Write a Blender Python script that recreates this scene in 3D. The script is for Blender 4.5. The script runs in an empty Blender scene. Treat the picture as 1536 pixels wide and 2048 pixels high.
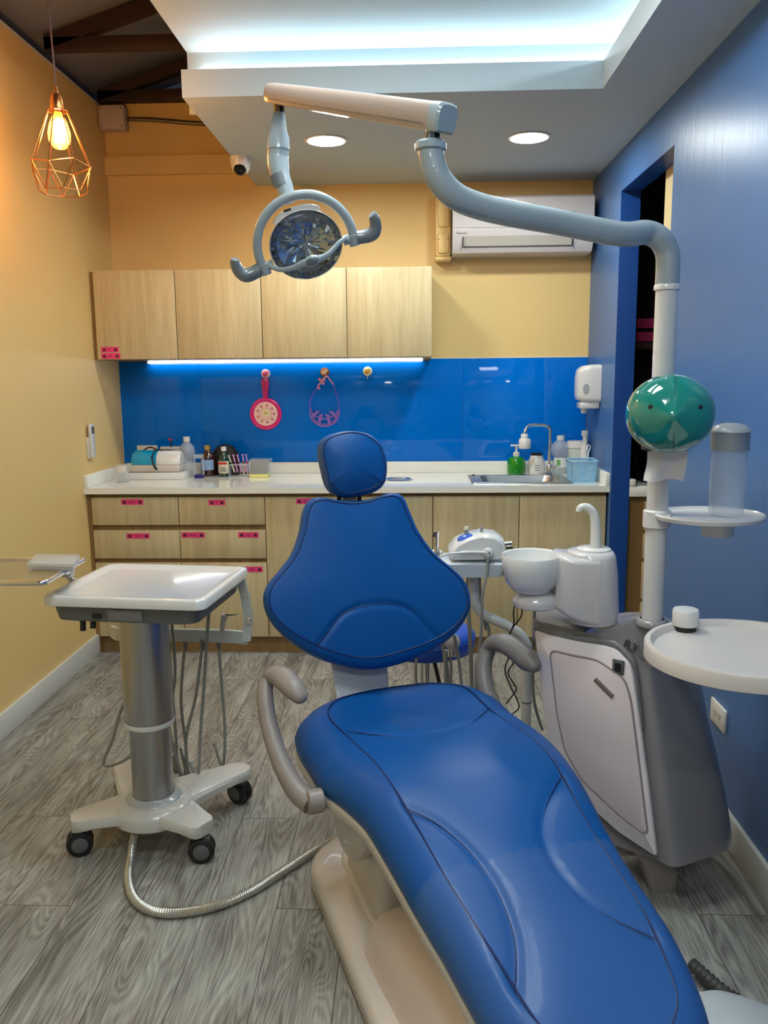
import bpy, bmesh, math, random
from mathutils import Vector as V, Matrix
random.seed(7)
SC = bpy.context.scene
COL = SC.collection
PI = math.pi

# ------------------------------------------------------------------ camera
FPX, YAW, PIT, ROLL, HC = 1669.3, .0362, .1641, .0092, 1.3886
def ray(u, v):
    X2 = (u-768)/FPX; U2 = (1024-v)/FPX
    c, s = math.cos(ROLL), math.sin(ROLL)
    X = X2*c+U2*s; U = -X2*s+U2*c
    Y = math.cos(PIT)+U*math.sin(PIT); Z = U*math.cos(PIT)-math.sin(PIT)
    return V((X*math.cos(YAW)-Y*math.sin(YAW), X*math.sin(YAW)+Y*math.cos(YAW), Z))
CAM = V((0, 0, HC))
def at(u, v, x=None, y=None, z=None, plane=None):
    d = ray(u, v)
    if plane: P, n = plane; t = (P-CAM).dot(n)/d.dot(n)
    elif x is not None: t = x/d.x
    elif y is not None: t = y/d.y
    else: t = (z-HC)/d.z
    return CAM+d*t
cd = bpy.data.cameras.new('camera'); cam = bpy.data.objects.new('camera', cd); COL.objects.link(cam)
cd.sensor_fit = 'VERTICAL'; cd.sensor_height = 36; cd.lens = FPX/2048*36
fw = ray(768, 1024).normalized(); rt = (ray(868, 1024)-ray(768, 1024)).normalized(); up = rt.cross(fw)
cam.matrix_world = Matrix((( rt.x, up.x, -fw.x, 0), (rt.y, up.y, -fw.y, 0), (rt.z, up.z, -fw.z, HC), (0, 0, 0, 1)))
cd.clip_start = .02
SC.camera = cam
SC.view_settings.view_transform = 'Standard'; SC.view_settings.look = 'None'
SC.view_settings.gamma = 1; SC.view_settings.exposure = 0.1
w = bpy.data.worlds.new('world'); SC.world = w; w.use_nodes = True
w.node_tree.nodes['Background'].inputs[0].default_value = (.35, .42, .55, 1)
w.node_tree.nodes['Background'].inputs[1].default_value = .05
COVE_POWER, DOWN_POWER, BULB_POWER, FILL_PANEL_POWER = 32, 150, 750, 21

# ------------------------------------------------------------------ materials
def srgb(r, g, b):
    f = lambda c: (c/255/12.92) if c/255 <= .04045 else ((c/255+.055)/1.055)**2.4
    return (f(r), f(g), f(b), 1)
MATS = {}
def mat(name, c=(200, 200, 200), rough=.4, metal=0, coat=0, trans=0, alpha=1, emit=0, ior=1.5, bump=0, bscale=60, spec=.5, vary=0):
    if name in MATS: return MATS[name]
    m = bpy.data.materials.new(name); m.use_nodes = True; MATS[name] = m
    nt = m.node_tree; b = nt.nodes['Principled BSDF']
    col = srgb(*c)
    b.inputs['Base Color'].default_value = col
    b.inputs['Roughness'].default_value = rough; b.inputs['Metallic'].default_value = metal
    b.inputs['Coat Weight'].default_value = coat; b.inputs['Coat Roughness'].default_value = .06
    b.inputs['Transmission Weight'].default_value = trans; b.inputs['Alpha'].default_value = alpha
    b.inputs['IOR'].default_value = ior; b.inputs['Specular IOR Level'].default_value = spec
    if emit:
        b.inputs['Emission Color'].default_value = col; b.inputs['Emission Strength'].default_value = emit
    n = nt.nodes.new('ShaderNodeTexNoise'); g = nt.nodes.new('ShaderNodeNewGeometry')
    nt.links.new(g.outputs['Position'], n.inputs['Vector']); n.inputs['Scale'].default_value = bscale
    if bump:
        bp = nt.nodes.new('ShaderNodeBump'); bp.inputs['Strength'].default_value = bump; bp.inputs['Distance'].default_value = .002
        nt.links.new(n.outputs['Fac'], bp.inputs['Height']); nt.links.new(bp.outputs['Normal'], b.inputs['Normal'])
    if not emit and not trans:
        n2 = nt.nodes.new('ShaderNodeTexNoise'); n2.inputs['Scale'].default_value = 3.1; nt.links.new(g.outputs['Position'], n2.inputs['Vector'])
        r = nt.nodes.new('ShaderNodeMapRange'); r.inputs['To Min'].default_value = max(0, rough-.04); r.inputs['To Max'].default_value = rough+.05
        nt.links.new(n2.outputs['Fac'], r.inputs['Value']); nt.links.new(r.outputs[0], b.inputs['Roughness'])
    return m
def nodes_mat(name):
    m = bpy.data.materials.new(name); m.use_nodes = True; MATS[name] = m
    nt = m.node_tree; return m, nt, nt.nodes['Principled BSDF'], nt.links.new
def wood(name, c1, c2, scale=(30, 30, 2), rough=.45, grain=.5, rot=0):
    m, nt, b, L = nodes_mat(name)
    g = nt.nodes.new('ShaderNodeNewGeometry'); mp = nt.nodes.new('ShaderNodeMapping'); mp.inputs['Scale'].default_value = scale
    n = nt.nodes.new('ShaderNodeTexNoise'); n.inputs['Scale'].default_value = 1; n.inputs['Detail'].default_value = 6; n.inputs['Roughness'].default_value = .65
    n2 = nt.nodes.new('ShaderNodeTexNoise'); mp2 = nt.nodes.new('ShaderNodeMapping'); mp2.inputs['Scale'].default_value = tuple(a*5 for a in scale)
    L(g.outputs['Position'], mp.inputs['Vector']); L(mp.outputs[0], n.inputs['Vector']); L(g.outputs['Position'], mp2.inputs['Vector']); L(mp2.outputs[0], n2.inputs['Vector']); n2.inputs['Scale'].default_value = 1
    a = nt.nodes.new('ShaderNodeMath'); a.operation = 'MULTIPLY_ADD'; a.inputs[1].default_value = .35; L(n2.outputs['Fac'], a.inputs[0]); L(n.outputs['Fac'], a.inputs[2])
    r = nt.nodes.new('ShaderNodeValToRGB'); r.color_ramp.elements[0].position = .42; r.color_ramp.elements[1].position = .88
    r.color_ramp.elements[0].color = srgb(*c1); r.color_ramp.elements[1].color = srgb(*c2)
    L(a.outputs[0], r.inputs[0]); L(r.outputs[0], b.inputs['Base Color']); b.inputs['Roughness'].default_value = rough
    return m
WHITE = mat('white_plastic', (214, 213, 212), .25, coat=.4)
WARMWHITE = mat('warm_white_plastic', (205, 196, 190), .3, coat=.3)
LGREY = mat('light_grey_plastic', (168, 172, 175), .3, coat=.3)
LAMPGREY = mat('lamp_blue_grey_paint', (150, 162, 170), .28, coat=.6)
TAUPE = mat('taupe_soft_plastic', (142, 132, 128), .42)
TAUPE_SHADED = mat('taupe_plastic_shaded', (116, 110, 109), .42)  # right armrest: same taupe plastic, its shade put into a darker colour
DGREY = mat('dark_grey_plastic', (92, 94, 96), .45)
MGREY = mat('grey_unit_shell', (142, 138, 142), .24, coat=.5)
PINKWHITE = mat('unit_panel_white', (236, 226, 230), .3, coat=.5)
BLACK = mat('black_rubber', (22, 22, 24), .5)
HOSE = mat('grey_hose', (140, 142, 138), .5)
CHROME = mat('chrome', (225, 225, 225), .08, metal=1)
STEEL = mat('brushed_steel', (185, 185, 185), .28, metal=1)
ALU = mat('aluminium_column', (175, 176, 180), .3, metal=1)
MIRROR = mat('mirror_reflector', (170, 178, 190), .03, metal=1)
BLUEV = mat('blue_upholstery', (4, 78, 150), .40, spec=.28, bump=.06, bscale=900)
SEAMB = mat('navy_seam', (6, 30, 88), .5)
CERAMIC = mat('ceramic', (222, 222, 222), .12, coat=.5)
COUNTER = mat('white_quartz', (238, 238, 230), .12, coat=.5)
CLEAR = mat('clear_plastic', (235, 240, 242), .06, trans=1, ior=1.15)
CLEAR2 = mat('frosted_clear', (215, 222, 230), .25, alpha=.35)
COPPER = mat('copper_wire', (230, 150, 90), .25, metal=1)
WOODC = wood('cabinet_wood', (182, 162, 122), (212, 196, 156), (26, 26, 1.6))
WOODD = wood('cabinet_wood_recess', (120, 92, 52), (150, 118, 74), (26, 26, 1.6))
TRUSS = mat('dark_brown_steel', (44, 26, 24), .6)
CEILP = mat('ceiling_paint', (186, 198, 206), .75)
CEILW = mat('cove_ceiling_paint', (168, 180, 184), .8)
TRIMW = mat('white_trim_paint', (215, 215, 210), .45)

def wall_mat(name, c, rough, coat=0, bump=.15, bs=40):
    m = mat(name, c, rough, coat=coat, bump=bump, bscale=bs); return m
YELL = wall_mat('yellow_paint', (226, 194, 130), .5, bump=.05)
BLUEW = wall_mat('blue_paint', (68, 108, 164), .36, bump=.6, bs=9)
def _streak():
    BLUEW.node_tree.nodes['Principled BSDF'].inputs['Specular IOR Level'].default_value = .36
    nt = BLUEW.node_tree; n = [q for q in nt.nodes if q.bl_idname == 'ShaderNodeTexNoise'][0]; g = [q for q in nt.nodes if q.bl_idname == 'ShaderNodeNewGeometry'][0]
    mp = nt.nodes.new('ShaderNodeMapping'); mp.inputs['Scale'].default_value = (1, 4.5, .55)
    nt.links.new(g.outputs['Position'], mp.inputs['Vector']); nt.links.new(mp.outputs[0], n.inputs['Vector']); n.inputs['Detail'].default_value = 5
_streak()
BLUEJ = wall_mat('blue_paint_jamb', (22, 72, 150), .4, bump=.05)
GLASSB = mat('blue_glass_splashback', (0, 110, 212), .03, spec=.25)

def floor_mat():
    m, nt, b, L = nodes_mat('grey_wood_planks')
    g = nt.nodes.new('ShaderNodeNewGeometry'); sx = nt.nodes.new('ShaderNodeSeparateXYZ'); L(g.outputs['Position'], sx.inputs[0])
    cb = nt.nodes.new('ShaderNodeCombineXYZ'); L(sx.outputs['Y'], cb.inputs['X']); L(sx.outputs['X'], cb.inputs['Y'])
    br = nt.nodes.new('ShaderNodeTexBrick'); L(cb.outputs[0], br.inputs['Vector'])
    br.inputs['Scale'].default_value = 1; br.inputs['Brick Width'].default_value = 1.22; br.inputs['Row Height'].default_value = .183
    br.inputs['Mortar Size'].default_value = .0012; br.inputs['Mortar Smooth'].default_value = .1; br.offset = .37
    br.inputs['Color1'].default_value = (.2, .2, .2, 1); br.inputs['Color2'].default_value = (.8, .8, .8, 1); br.inputs['Mortar'].default_value = (.5, .5, .5, 1)
    def math_(op, a=None, bb=None, c=None):
        n = nt.nodes.new('ShaderNodeMath'); n.operation = op
        for i, q in enumerate((a, bb, c)):
            if q is None: continue
            if isinstance(q, (int, float)): n.inputs[i].default_value = q
            else: L(q, n.inputs[i])
        return n.outputs[0]
    tone = nt.nodes.new('ShaderNodeSeparateColor'); L(br.outputs['Color'], tone.inputs[0]); tn = tone.outputs[0]
    off = math_('MULTIPLY', tn, 37.0)
    cv = nt.nodes.new('ShaderNodeCombineXYZ')
    L(math_('MULTIPLY', sx.outputs['X'], 9.0), cv.inputs['X']); L(math_('MULTIPLY_ADD', sx.outputs['Y'], 1.3, off), cv.inputs['Y']); L(off, cv.inputs['Z'])
    n1 = nt.nodes.new('ShaderNodeTexNoise'); n1.inputs['Scale'].default_value = 1; n1.inputs['Detail'].default_value = 1.5; n1.inputs['Distortion'].default_value = .5; L(cv.outputs[0], n1.inputs['Vector'])
    rings = math_('SINE', math_('MULTIPLY', n1.outputs['Fac'], 150.0))
    cv2 = nt.nodes.new('ShaderNodeCombineXYZ')
    L(math_('MULTIPLY', sx.outputs['X'], 230.0), cv2.inputs['X']); L(math_('MULTIPLY', sx.outputs['Y'], 11.0), cv2.inputs['Y']); L(off, cv2.inputs['Z'])
    n2 = nt.nodes.new('ShaderNodeTexNoise'); n2.inputs['Scale'].default_value = 1; n2.inputs['Detail'].default_value = 5; L(cv2.outputs[0], n2.inputs['Vector'])
    n3 = nt.nodes.new('ShaderNodeTexNoise'); n3.inputs['Scale'].default_value = 2.2; n3.inputs['Detail'].default_value = 3; L(cv.outputs[0], n3.inputs['Vector'])
    val = math_('ADD', math_('MULTIPLY_ADD', rings, .055, math_('MULTIPLY', n2.outputs['Fac'], .42)), math_('MULTIPLY_ADD', tn, .08, math_('MULTIPLY', n3.outputs['Fac'], .46)))
    r = nt.nodes.new('ShaderNodeValToRGB'); e = r.color_ramp.elements
    e[0].position = .34; e[0].color = srgb(100, 97, 92); e[1].position = .72; e[1].color = srgb(186, 184, 178)
    e2 = e.new(.48); e2.color = srgb(142, 139, 133)
    L(val, r.inputs[0])
    mx = nt.nodes.new('ShaderNodeMixRGB'); L(br.outputs['Fac'], mx.inputs[0]); L(r.outputs[0], mx.inputs[1]); mx.inputs[2].default_value = srgb(60, 56, 52)
    L(mx.outputs[0], b.inputs['Base Color']); b.inputs['Roughness'].default_value = .42
    bp = nt.nodes.new('ShaderNodeBump'); bp.inputs['Strength'].default_value = .12; bp.inputs['Distance'].default_value = .002; L(val, bp.inputs['Height']); L(bp.outputs[0], b.inputs['Normal'])
    return m
FLOOR = floor_mat()

# ------------------------------------------------------------------ builders
def tag(o, label=None, cat=None, group=None, kind=None):
    if label: o['label'] = label
    if cat: o['category'] = cat
    if group: o['group'] = group
    if kind: o['kind'] = kind
    return o
def empty(name, loc, label, cat, group=None):
    o = bpy.data.objects.new(name, None); COL.objects.link(o); o.location = loc; o.empty_display_size = .05
    return tag(o, label, cat, group)
def link(name, vs, fs, m, parent=None, smooth=True, angle=40):
    me = bpy.data.meshes.new(name); me.from_pydata([tuple(v) for v in vs], [], fs); me.update()
    bm = bmesh.new(); bm.from_mesh(me); bmesh.ops.recalc_face_normals(bm, faces=bm.faces); bm.to_mesh(me); bm.free()
    return fin(name, me, m, parent, smooth, angle)
def fin(name, me, m, parent, smooth=True, angle=40):
    o = bpy.data.objects.new(name, me); COL.objects.link(o)
    for q in (m if isinstance(m, (list, tuple)) else [m]): me.materials.append(q)
    if smooth:
        me.shade_smooth()
        me.set_sharp_from_angle(angle=math.radians(angle))
    if parent: o.parent = parent
    return o
class MB:
    """collects shapes of ONE part"""
    def __init__(s): s.v = []; s.f = []; s.mi = []
    def add(s, vs, fs, mi=0):
        n = len(s.v); s.v += [V(q) for q in vs]; s.f += [tuple(i+n for i in f) for f in fs]; s.mi += [mi]*len(fs); return s
    def box(s, x0, x1, y0, y1, z0, z1, bev=0, seg=2, M=None, mi=0):
        bm = bmesh.new(); bmesh.ops.create_cube(bm, size=1)
        for q in bm.verts: q.co = V((x0+(q.co.x+.5)*(x1-x0), y0+(q.co.y+.5)*(y1-y0), z0+(q.co.z+.5)*(z1-z0)))
        if bev: bmesh.ops.bevel(bm, geom=list(bm.edges), offset=bev, segments=seg, profile=.5, affect='EDGES', clamp_overlap=True)
        bm.verts.index_update()
        vs = [q.co.copy() if M is None else M @ q.co for q in bm.verts]; fs = [[q.index for q in f.verts] for f in bm.faces]; bm.free()
        return s.add(vs, fs, mi)
    def tube(s, pts, r, n=12, caps=True, mi=0, closed=False, flat=1.0, upv=None):
        pts = [V(p) for p in pts]; N = len(pts); rr = r if isinstance(r, (list, tuple)) else [r]*N
        vs = []; fs = []; T = []
        for i in range(N):
            a = pts[(i-1) % N] if closed else pts[max(i-1, 0)]; b = pts[(i+1) % N] if closed else pts[min(i+1, N-1)]
            T.append((b-a).normalized())
        ref = V(upv) if upv else (V((0, 0, 1)) if abs(T[0].z) < .9 else V((1, 0, 0)))
        nx = (ref-T[0]*ref.dot(T[0])).normalized()
        for i in range(N):
            if upv: nx = (ref-T[i]*ref.dot(T[i])).normalized()
            else: nx = (nx-T[i]*nx.dot(T[i])).normalized()
            by = T[i].cross(nx)
            for k in range(n):
                a = 2*PI*k/n; vs.append(pts[i]+nx*math.cos(a)*rr[i]*flat+by*math.sin(a)*rr[i])
        for i in range(N if closed else N-1):
            j = (i+1) % N
            for k in range(n): fs.append((i*n+k, i*n+(k+1) % n, j*n+(k+1) % n, j*n+k))
        if caps and not closed: fs.append(tuple(range(n))[::-1]); fs.append(tuple((N-1)*n+k for k in range(n)))
        return s.add(vs, fs, mi)
    def lathe(s, prof, c=(0, 0, 0), ax=(0, 0, 1), n=32, mi=0, sx=1, sy=1, xdir=None):
        ax = V(ax).normalized(); ref = V(xdir) if xdir else (V((1, 0, 0)) if abs(ax.x) < .9 else V((0, 1, 0)))
        ux = (ref-ax*ref.dot(ax)).normalized(); uy = ax.cross(ux); c = V(c)
        vs = []; fs = []; rings = []
        for (r, z) in prof:
            if r < 1e-5: rings.append([len(vs)]); vs.append(c+ax*z)
            else:
                rings.append(list(range(len(vs), len(vs)+n)))
                for k in range(n):
                    a = 2*PI*k/n; vs.append(c+ax*z+ux*(math.cos(a)*r*sx)+uy*(math.sin(a)*r*sy))
        for A, B in zip(rings, rings[1:]):
            for k in range(n):
                k2 = (k+1) % n
                if len(A) == 1 and len(B) == 1: continue
                if len(A) == 1: fs.append((A[0], B[k2], B[k]))
                elif len(B) == 1: fs.append((A[k], A[k2], B[0]))
                else: fs.append((A[k], A[k2], B[k2], B[k]))
        return s.add(vs, fs, mi)
    def loft(s, secs, caps=True, mi=0):
        n = len(secs[0]); vs = [p for q in secs for p in q]; fs = []
        for i in range(len(secs)-1):
            for k in range(n): fs.append((i*n+k, i*n+(k+1) % n, (i+1)*n+(k+1) % n, (i+1)*n+k))
        if caps: fs.append(tuple(range(n))[::-1]); fs.append(tuple((len(secs)-1)*n+k for k in range(n)))
        return s.add(vs, fs, mi)
    def prism(s, pts, n, d, mi=0, bev=0):
        """outline pts (3D), extruded by d along n, edges softened by bev"""
        n = V(n).normalized(); pts = [V(p) for p in pts]; c = sum(pts, V((0, 0, 0)))/len(pts)
        def ins(k):
            out = []
            for i, p in enumerate(pts):
                a = pts[i-1]; b = pts[(i+1) % len(pts)]; t = (b-a).normalized(); q = n.cross(t)
                if q.dot(c-p) < 0: q = -q
                out.append(p+q*k)
            return out
        if bev: secs = [ins(bev), [p+n*bev for p in ins(bev*.3)] if 0 else [p+n*bev*.3 for p in ins(bev*.3)], [p+n*bev for p in pts], [p+n*(d-bev) for p in pts], [p+n*(d-bev*.3) for p in ins(bev*.3)], [p+n*d for p in ins(bev)]]
        else: secs = [pts, [p+n*d for p in pts]]
        return s.loft(secs, True, mi)
    def build(s, name, m, parent=None, smooth=True, angle=40):
        me = bpy.data.meshes.new(name); me.from_pydata([tuple(v) for v in s.v], [], s.f)
        for p, k in zip(me.polygons, s.mi): p.material_index = k
        me.update()
        bm = bmesh.new(); bm.from_mesh(me); bmesh.ops.recalc_face_normals(bm, faces=bm.faces); bm.to_mesh(me); bm.free()
        return fin(name, me, m, parent, smooth, angle)
def cr(pts, k=6, closed=False):
    """Catmull-Rom through points"""
    pts = [V(p) for p in pts]; N = len(pts); out = []
    for i in range(N if closed else N-1):
        g = (lambda j: pts[j % N]) if closed else (lambda j: pts[min(max(j, 0), N-1)])
        a, b, c, d = g(i-1), g(i), g(i+1), g(i+2)
        for q in range(k):
            t = q/k; out.append(.5*((2*b)+(c-a)*t+(2*a-5*b+4*c-d)*t*t+(3*b-a-3*c+d)*t**3))
    if not closed: out.append(pts[-1].copy())
    return out
def resample(pts, n):
    L = [0]; P = pts+[pts[0]]
    for a, b in zip(P, P[1:]): L.append(L[-1]+(b-a).length)
    out = []; j = 0
    for i in range(n):
        d = L[-1]*i/n
        while L[j+1] < d: j += 1
        t = (d-L[j])/max(L[j+1]-L[j], 1e-9); out.append(P[j].lerp(P[j+1], t))
    return out
def rrect(x0, x1, y0, y1, r, z=0, k=6):
    out = []
    for cx, cy, a0 in ((x1-r, y1-r, 0), (x0+r, y1-r, 90), (x0+r, y0+r, 180), (x1-r, y0+r, 270)):
        for i in range(k+1):
            a = math.radians(a0+90*i/k); out.append(V((cx+r*math.cos(a), cy+r*math.sin(a), z)))
    return out
def dist_poly(p, poly):
    best = 9
    for a, b in zip(poly, poly[1:]):
        ab = b-a; t = max(0, min(1, (p-a).dot(ab)/max(ab.dot(ab), 1e-9))); best = min(best, (p-a-ab*t).length)
    return best
def text(name, s, loc, size, m, parent, X, Y, ext=.0006, align='CENTER'):
    cu = bpy.data.curves.new('t', 'FONT'); cu.body = s; cu.size = size; cu.extrude = ext; cu.align_x = align; cu.align_y = 'CENTER'; cu.resolution_u = 3
    t = bpy.data.objects.new('t', cu); COL.objects.link(t)
    dg = bpy.context.evaluated_depsgraph_get(); me = bpy.data.meshes.new_from_object(t.evaluated_get(dg)); bpy.data.objects.remove(t)
    X = V(X).normalized(); Y = V(Y); Y = (Y-X*Y.dot(X)).normalized(); Z = X.cross(Y); M = Matrix.Translation(V(loc)) @ Matrix((X, Y, Z)).transposed().to_4x4()
    me.transform(M); me.name = name
    me.materials.clear()
    return fin(name, me, m, parent, False)
def struct(name, mb, m, angle=40): return tag(mb.build(name, m, None, True, angle), kind='structure')

# ------------------------------------------------------------------ the room
XL, XR, YB, ZC = -1.611, .936, 4.585, 2.369
YF = -1.7; ZCT = .85
struct('floor', MB().box(XL-.1, 2.4, YF-.1, YB+.1, -.05, 0), FLOOR)
struct('wall_left', MB().box(XL-.1, XL, YF, YB+.1, 0, 2.757), YELL)
struct('trim_1', MB().box(XL-.09, XL-.001, YF, YB, 2.757, 2.772), TRIMW)
mb = MB().box(XL, 2.4, YB, YB+.1, 0, 2.82); mb.box(XL, -.5, YB-.03, YB, 2.43, 2.522); mb.box(XL, -.5, YB-.012, YB, 2.522, 2.53)
struct('wall_back', mb, YELL)
struct('wall_front', MB().box(XL-.1, 2.4, YF-.1, YF, 0, 3.2), mat('front_wall_paint', (214, 200, 170), .6))
YJ, YK, ZD, TW = 3.964, 3.194, 2.189, .085
mb = MB().box(XR, XR+TW, YF, YK, 0, 2.7).box(XR, XR+TW, YK, YJ, ZD, 2.7).box(XR, XR+TW, YJ, YB, 0, 2.7)
struct('wall_right', mb, BLUEW)
struct('trim_2', MB().box(XR-.001, XR+TW+.001, YJ-.003, YJ, 0, ZD).box(XR-.001, XR+TW+.001, YK, YJ-.003, ZD-.003, ZD), BLUEJ)
struct('door_1', MB().box(XR+TW, XR+TW+.045, YK+.24, YK+.39, 0, 2.3, bev=.002), mat('cream_door_frame', (205, 185, 140), .5))
struct('baseboard_left', MB().box(XL, XL+.014, YF, 4.02, 0, .10, bev=.002), TRIMW)
struct('baseboard_right', MB().box(XR-.014, XR, YF, YK, 0, .10, bev=.002), TRIMW)
# lowered ceiling with its light cove
XS, Y1, WS = -.822, 3.157, .268; YS0 = .35
mb = MB()
mb.box(XS, XR, Y1+.012, YB, ZC, ZC+.012)                 # back soffit
mb.box(XR-WS+.012, XR, YF, Y1+.012, ZC, ZC+.012)         # right soffit
mb.box(XS, XR-WS+.012, YF, YS0, ZC, ZC+.012)             # front soffit
mb.box(XS, XR-WS+.012, Y1, Y1+.012, ZC, ZC+.093)         # upstand, back
mb.box(XR-WS, XR-WS+.012, YS0, Y1, ZC, ZC+.093)          # upstand, right
mb.box(XS, XR-WS, YS0-.012, YS0, ZC, ZC+.093)
mb.box(XS, XS+.012, Y1+.012, YB, ZC+.012, ZC+.093)
struct('ceiling', mb, CEILP)
mb = MB().box(-.857, XR, YF, 3.40, 2.60, 2.615).box(-.857, XR, 3.39, 3.402, ZC+.012, 2.60).box(XR-.012, XR, YF, 3.39, ZC+.012, 2.6)
mb.box(-.857, -.845, YF, YS0, ZC+.012, 2.6)
struct('trim_3', mb, CEILW)
# dark open roof at the left
struct('trim_4', MB().add([(XL-.25, YF-.1, 2.80), (XL-.25, YB+.3, 2.80), (.4, YB+.3, 3.50), (.4, YF-.1, 3.50), (XL-.25, YF-.1, 2.82), (XL-.25, YB+.3, 2.82), (.4, YB+.3, 3.52), (.4, YF-.1, 3.52)],
      [(0, 1, 2, 3), (4, 7, 6, 5), (0, 4, 5, 1), (2, 6, 7, 3), (0, 3, 7, 4), (1, 5, 6, 2)]), mat('grey_roof_sheet', (120, 120, 128), .6))
struct('trim_5', MB().box(.38, .42, YF-.1, YB+.3, 2.63, 3.5), mat('roof_end_board', (80, 78, 82), .7))
def truss(y, zb, lab):
    r = empty('roof_truss', (XL, y, zb), lab, 'roof truss', 'dark trusses under the roof')
    MB().box(XL-.0, .3, y, y+.05, zb, zb+.055, bev=.003).build('bottom_chord', TRUSS, r)
    MB().add([(XL, y, zb+.0), (XL, y+.05, zb), (.3, y+.05, zb+.60), (.3, y, zb+.60), (XL, y, zb+.055), (XL, y+.05, zb+.055), (.3, y+.05, zb+.665), (.3, y, zb+.665)],
             [(0, 1, 2, 3), (4, 7, 6, 5), (0, 4, 5, 1), (2, 6, 7, 3), (0, 3, 7, 4), (1, 5, 6, 2)]).build('rafter', TRUSS, r)
    MB().box(-.85, -.80, y+.003, y+.047, zb+.05, zb+.26).build('web_post', TRUSS, r)
truss(3.88, 2.80, 'dark brown steel roof truss nearer the camera, at top left above the pendant lamp')
truss(4.50, 2.775, 'dark brown steel roof truss against the back wall above the junction box')
truss(3.05, 2.80, 'dark brown steel roof truss above the top left edge, partly out of view')

# cove lights and downlights
def emis(name, c, s):
    m, nt, b, L = nodes_mat(name)
    e = nt.nodes.new('ShaderNodeEmission'); e.inputs[0].default_value = c; e.inputs[1].default_value = s; L(e.outputs[0], nt.nodes['Material Output'].inputs[0]); return m
COVE = emis('cove_led', (.80, .95, 1.0, 1), COVE_POWER)
tag(MB().box(XS+.02, XR-.06, 3.376, 3.3895, 2.505, 2.524).build('light_strip', COVE), 'white glowing strip lamp hidden in the ceiling cove along the back edge', 'light strip')
tag(MB().box(XR-.026, XR-.0125, YS0, 3.36, 2.505, 2.524).build('light_strip', COVE), 'white glowing strip lamp hidden in the ceiling cove beside the blue wall', 'light strip')
tag(MB().box(XS+.1, XR-.16, YS0-.15, YS0-.125, ZC+.014, ZC+.032).build('light_strip', COVE), 'white glowing strip lamp in the ceiling cove behind the camera', 'light strip')
DL = emis('downlight_disc', (.95, 1, .93, 1), DOWN_POWER)
def downlight(x, y, lab):
    r = empty('downlight', (x, y, ZC), lab, 'ceiling light', 'round recessed downlights')
    MB().lathe([(.090, 0), (.093, -.003), (.088, -.005), (.080, -.005), (.078, -.001)], (x, y, ZC)).build('trim_ring', WHITE, r)
    MB().lathe([(0, -.003), (.079, -.003)], (x, y, ZC)).build('diffuser', DL, r)
downlight(-.367, 3.745, 'round lit downlight behind the beige lamp arm, left of the two')
downlight(.492, 3.757, 'round lit downlight above the air conditioner, right of the two')
FILL_PANEL = emis('fill_panel_glow', (.90, 1, .98, 1), FILL_PANEL_POWER)  # fill panels added out of view to brighten the room
for py_, lb_ in ((2.15, 'added square fill light panel, out of view above the dental chair'), (.80, 'added square fill light panel, out of view behind the first one, above the camera')):
    r = empty('fill_panel_light', (-.1, py_, 2.6), lb_, 'ceiling light', 'added square fill light panels')
    MB().box(-.42, .22, py_-.32, py_+.32, 2.58, 2.5995, bev=.002).build('frame', WHITE, r)
    MB().box(-.40, .20, py_-(.30 if py_ > 1 else .18), py_+(.30 if py_ > 1 else .18), 2.577, 2.5795).build('diffuser', FILL_PANEL, r)
downlight(-.30, -.6, 'added round fill downlight, unseen behind the camera, left side')  # these two downlights are unseen, added as fill light
downlight(.55, -.6, 'added round fill downlight, unseen behind the camera, right side')

# ------------------------------------------------------------------ room beyond the doorway
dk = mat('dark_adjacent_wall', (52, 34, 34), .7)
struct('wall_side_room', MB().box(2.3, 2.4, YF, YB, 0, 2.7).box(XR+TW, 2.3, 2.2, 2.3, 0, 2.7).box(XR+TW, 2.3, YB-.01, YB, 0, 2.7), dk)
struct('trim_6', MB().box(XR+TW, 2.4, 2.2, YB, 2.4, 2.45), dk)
r = empty('drawer_cabinet', (1.3, 4.2, 0), 'wooden drawer cabinet seen through the dark doorway', 'cabinet')
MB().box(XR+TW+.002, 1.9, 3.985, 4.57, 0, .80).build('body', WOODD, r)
for z0, z1 in ((.10, .28), (.30, .48), (.50, .62), (.64, .775)):
    MB().box(1.10, 1.5, 3.967, 3.984, z0, z1, bev=.002).build('drawer', WOODC, r)
r = tag(MB().box(XR+TW+.002, 1.9, 3.955, 4.57, .802, .85, bev=.003).box(XR+TW+.002, 1.05, 3.955, 4.57, .85, .885, bev=.003).build('worktop', COUNTER), 'white worktop seen through the dark doorway', 'worktop')
tag(MB().box(1.12, 1.5, 4.1, 4.4, .852, .90, bev=.01).box(1.16, 1.46, 4.14, 4.36, .90, 1.02, bev=.02).build('kitchen_scale', BLACK), 'black box shaped appliance on the worktop beyond the doorway', 'appliance')
r = empty('wall_shelf', (1.3, 4.4, 1.5), 'dim brown wall shelf beyond the doorway with pink labels', 'shelf')
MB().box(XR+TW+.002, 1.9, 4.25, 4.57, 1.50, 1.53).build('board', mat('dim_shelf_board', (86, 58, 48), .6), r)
MB().box(1.10, 1.45, 4.245, 4.25, 1.535, 1.58).box(1.10, 1.45, 4.245, 4.25, 1.60, 1.645).build('pink_label', mat('pink_sticker', (232, 60, 130), .5), r)

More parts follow.
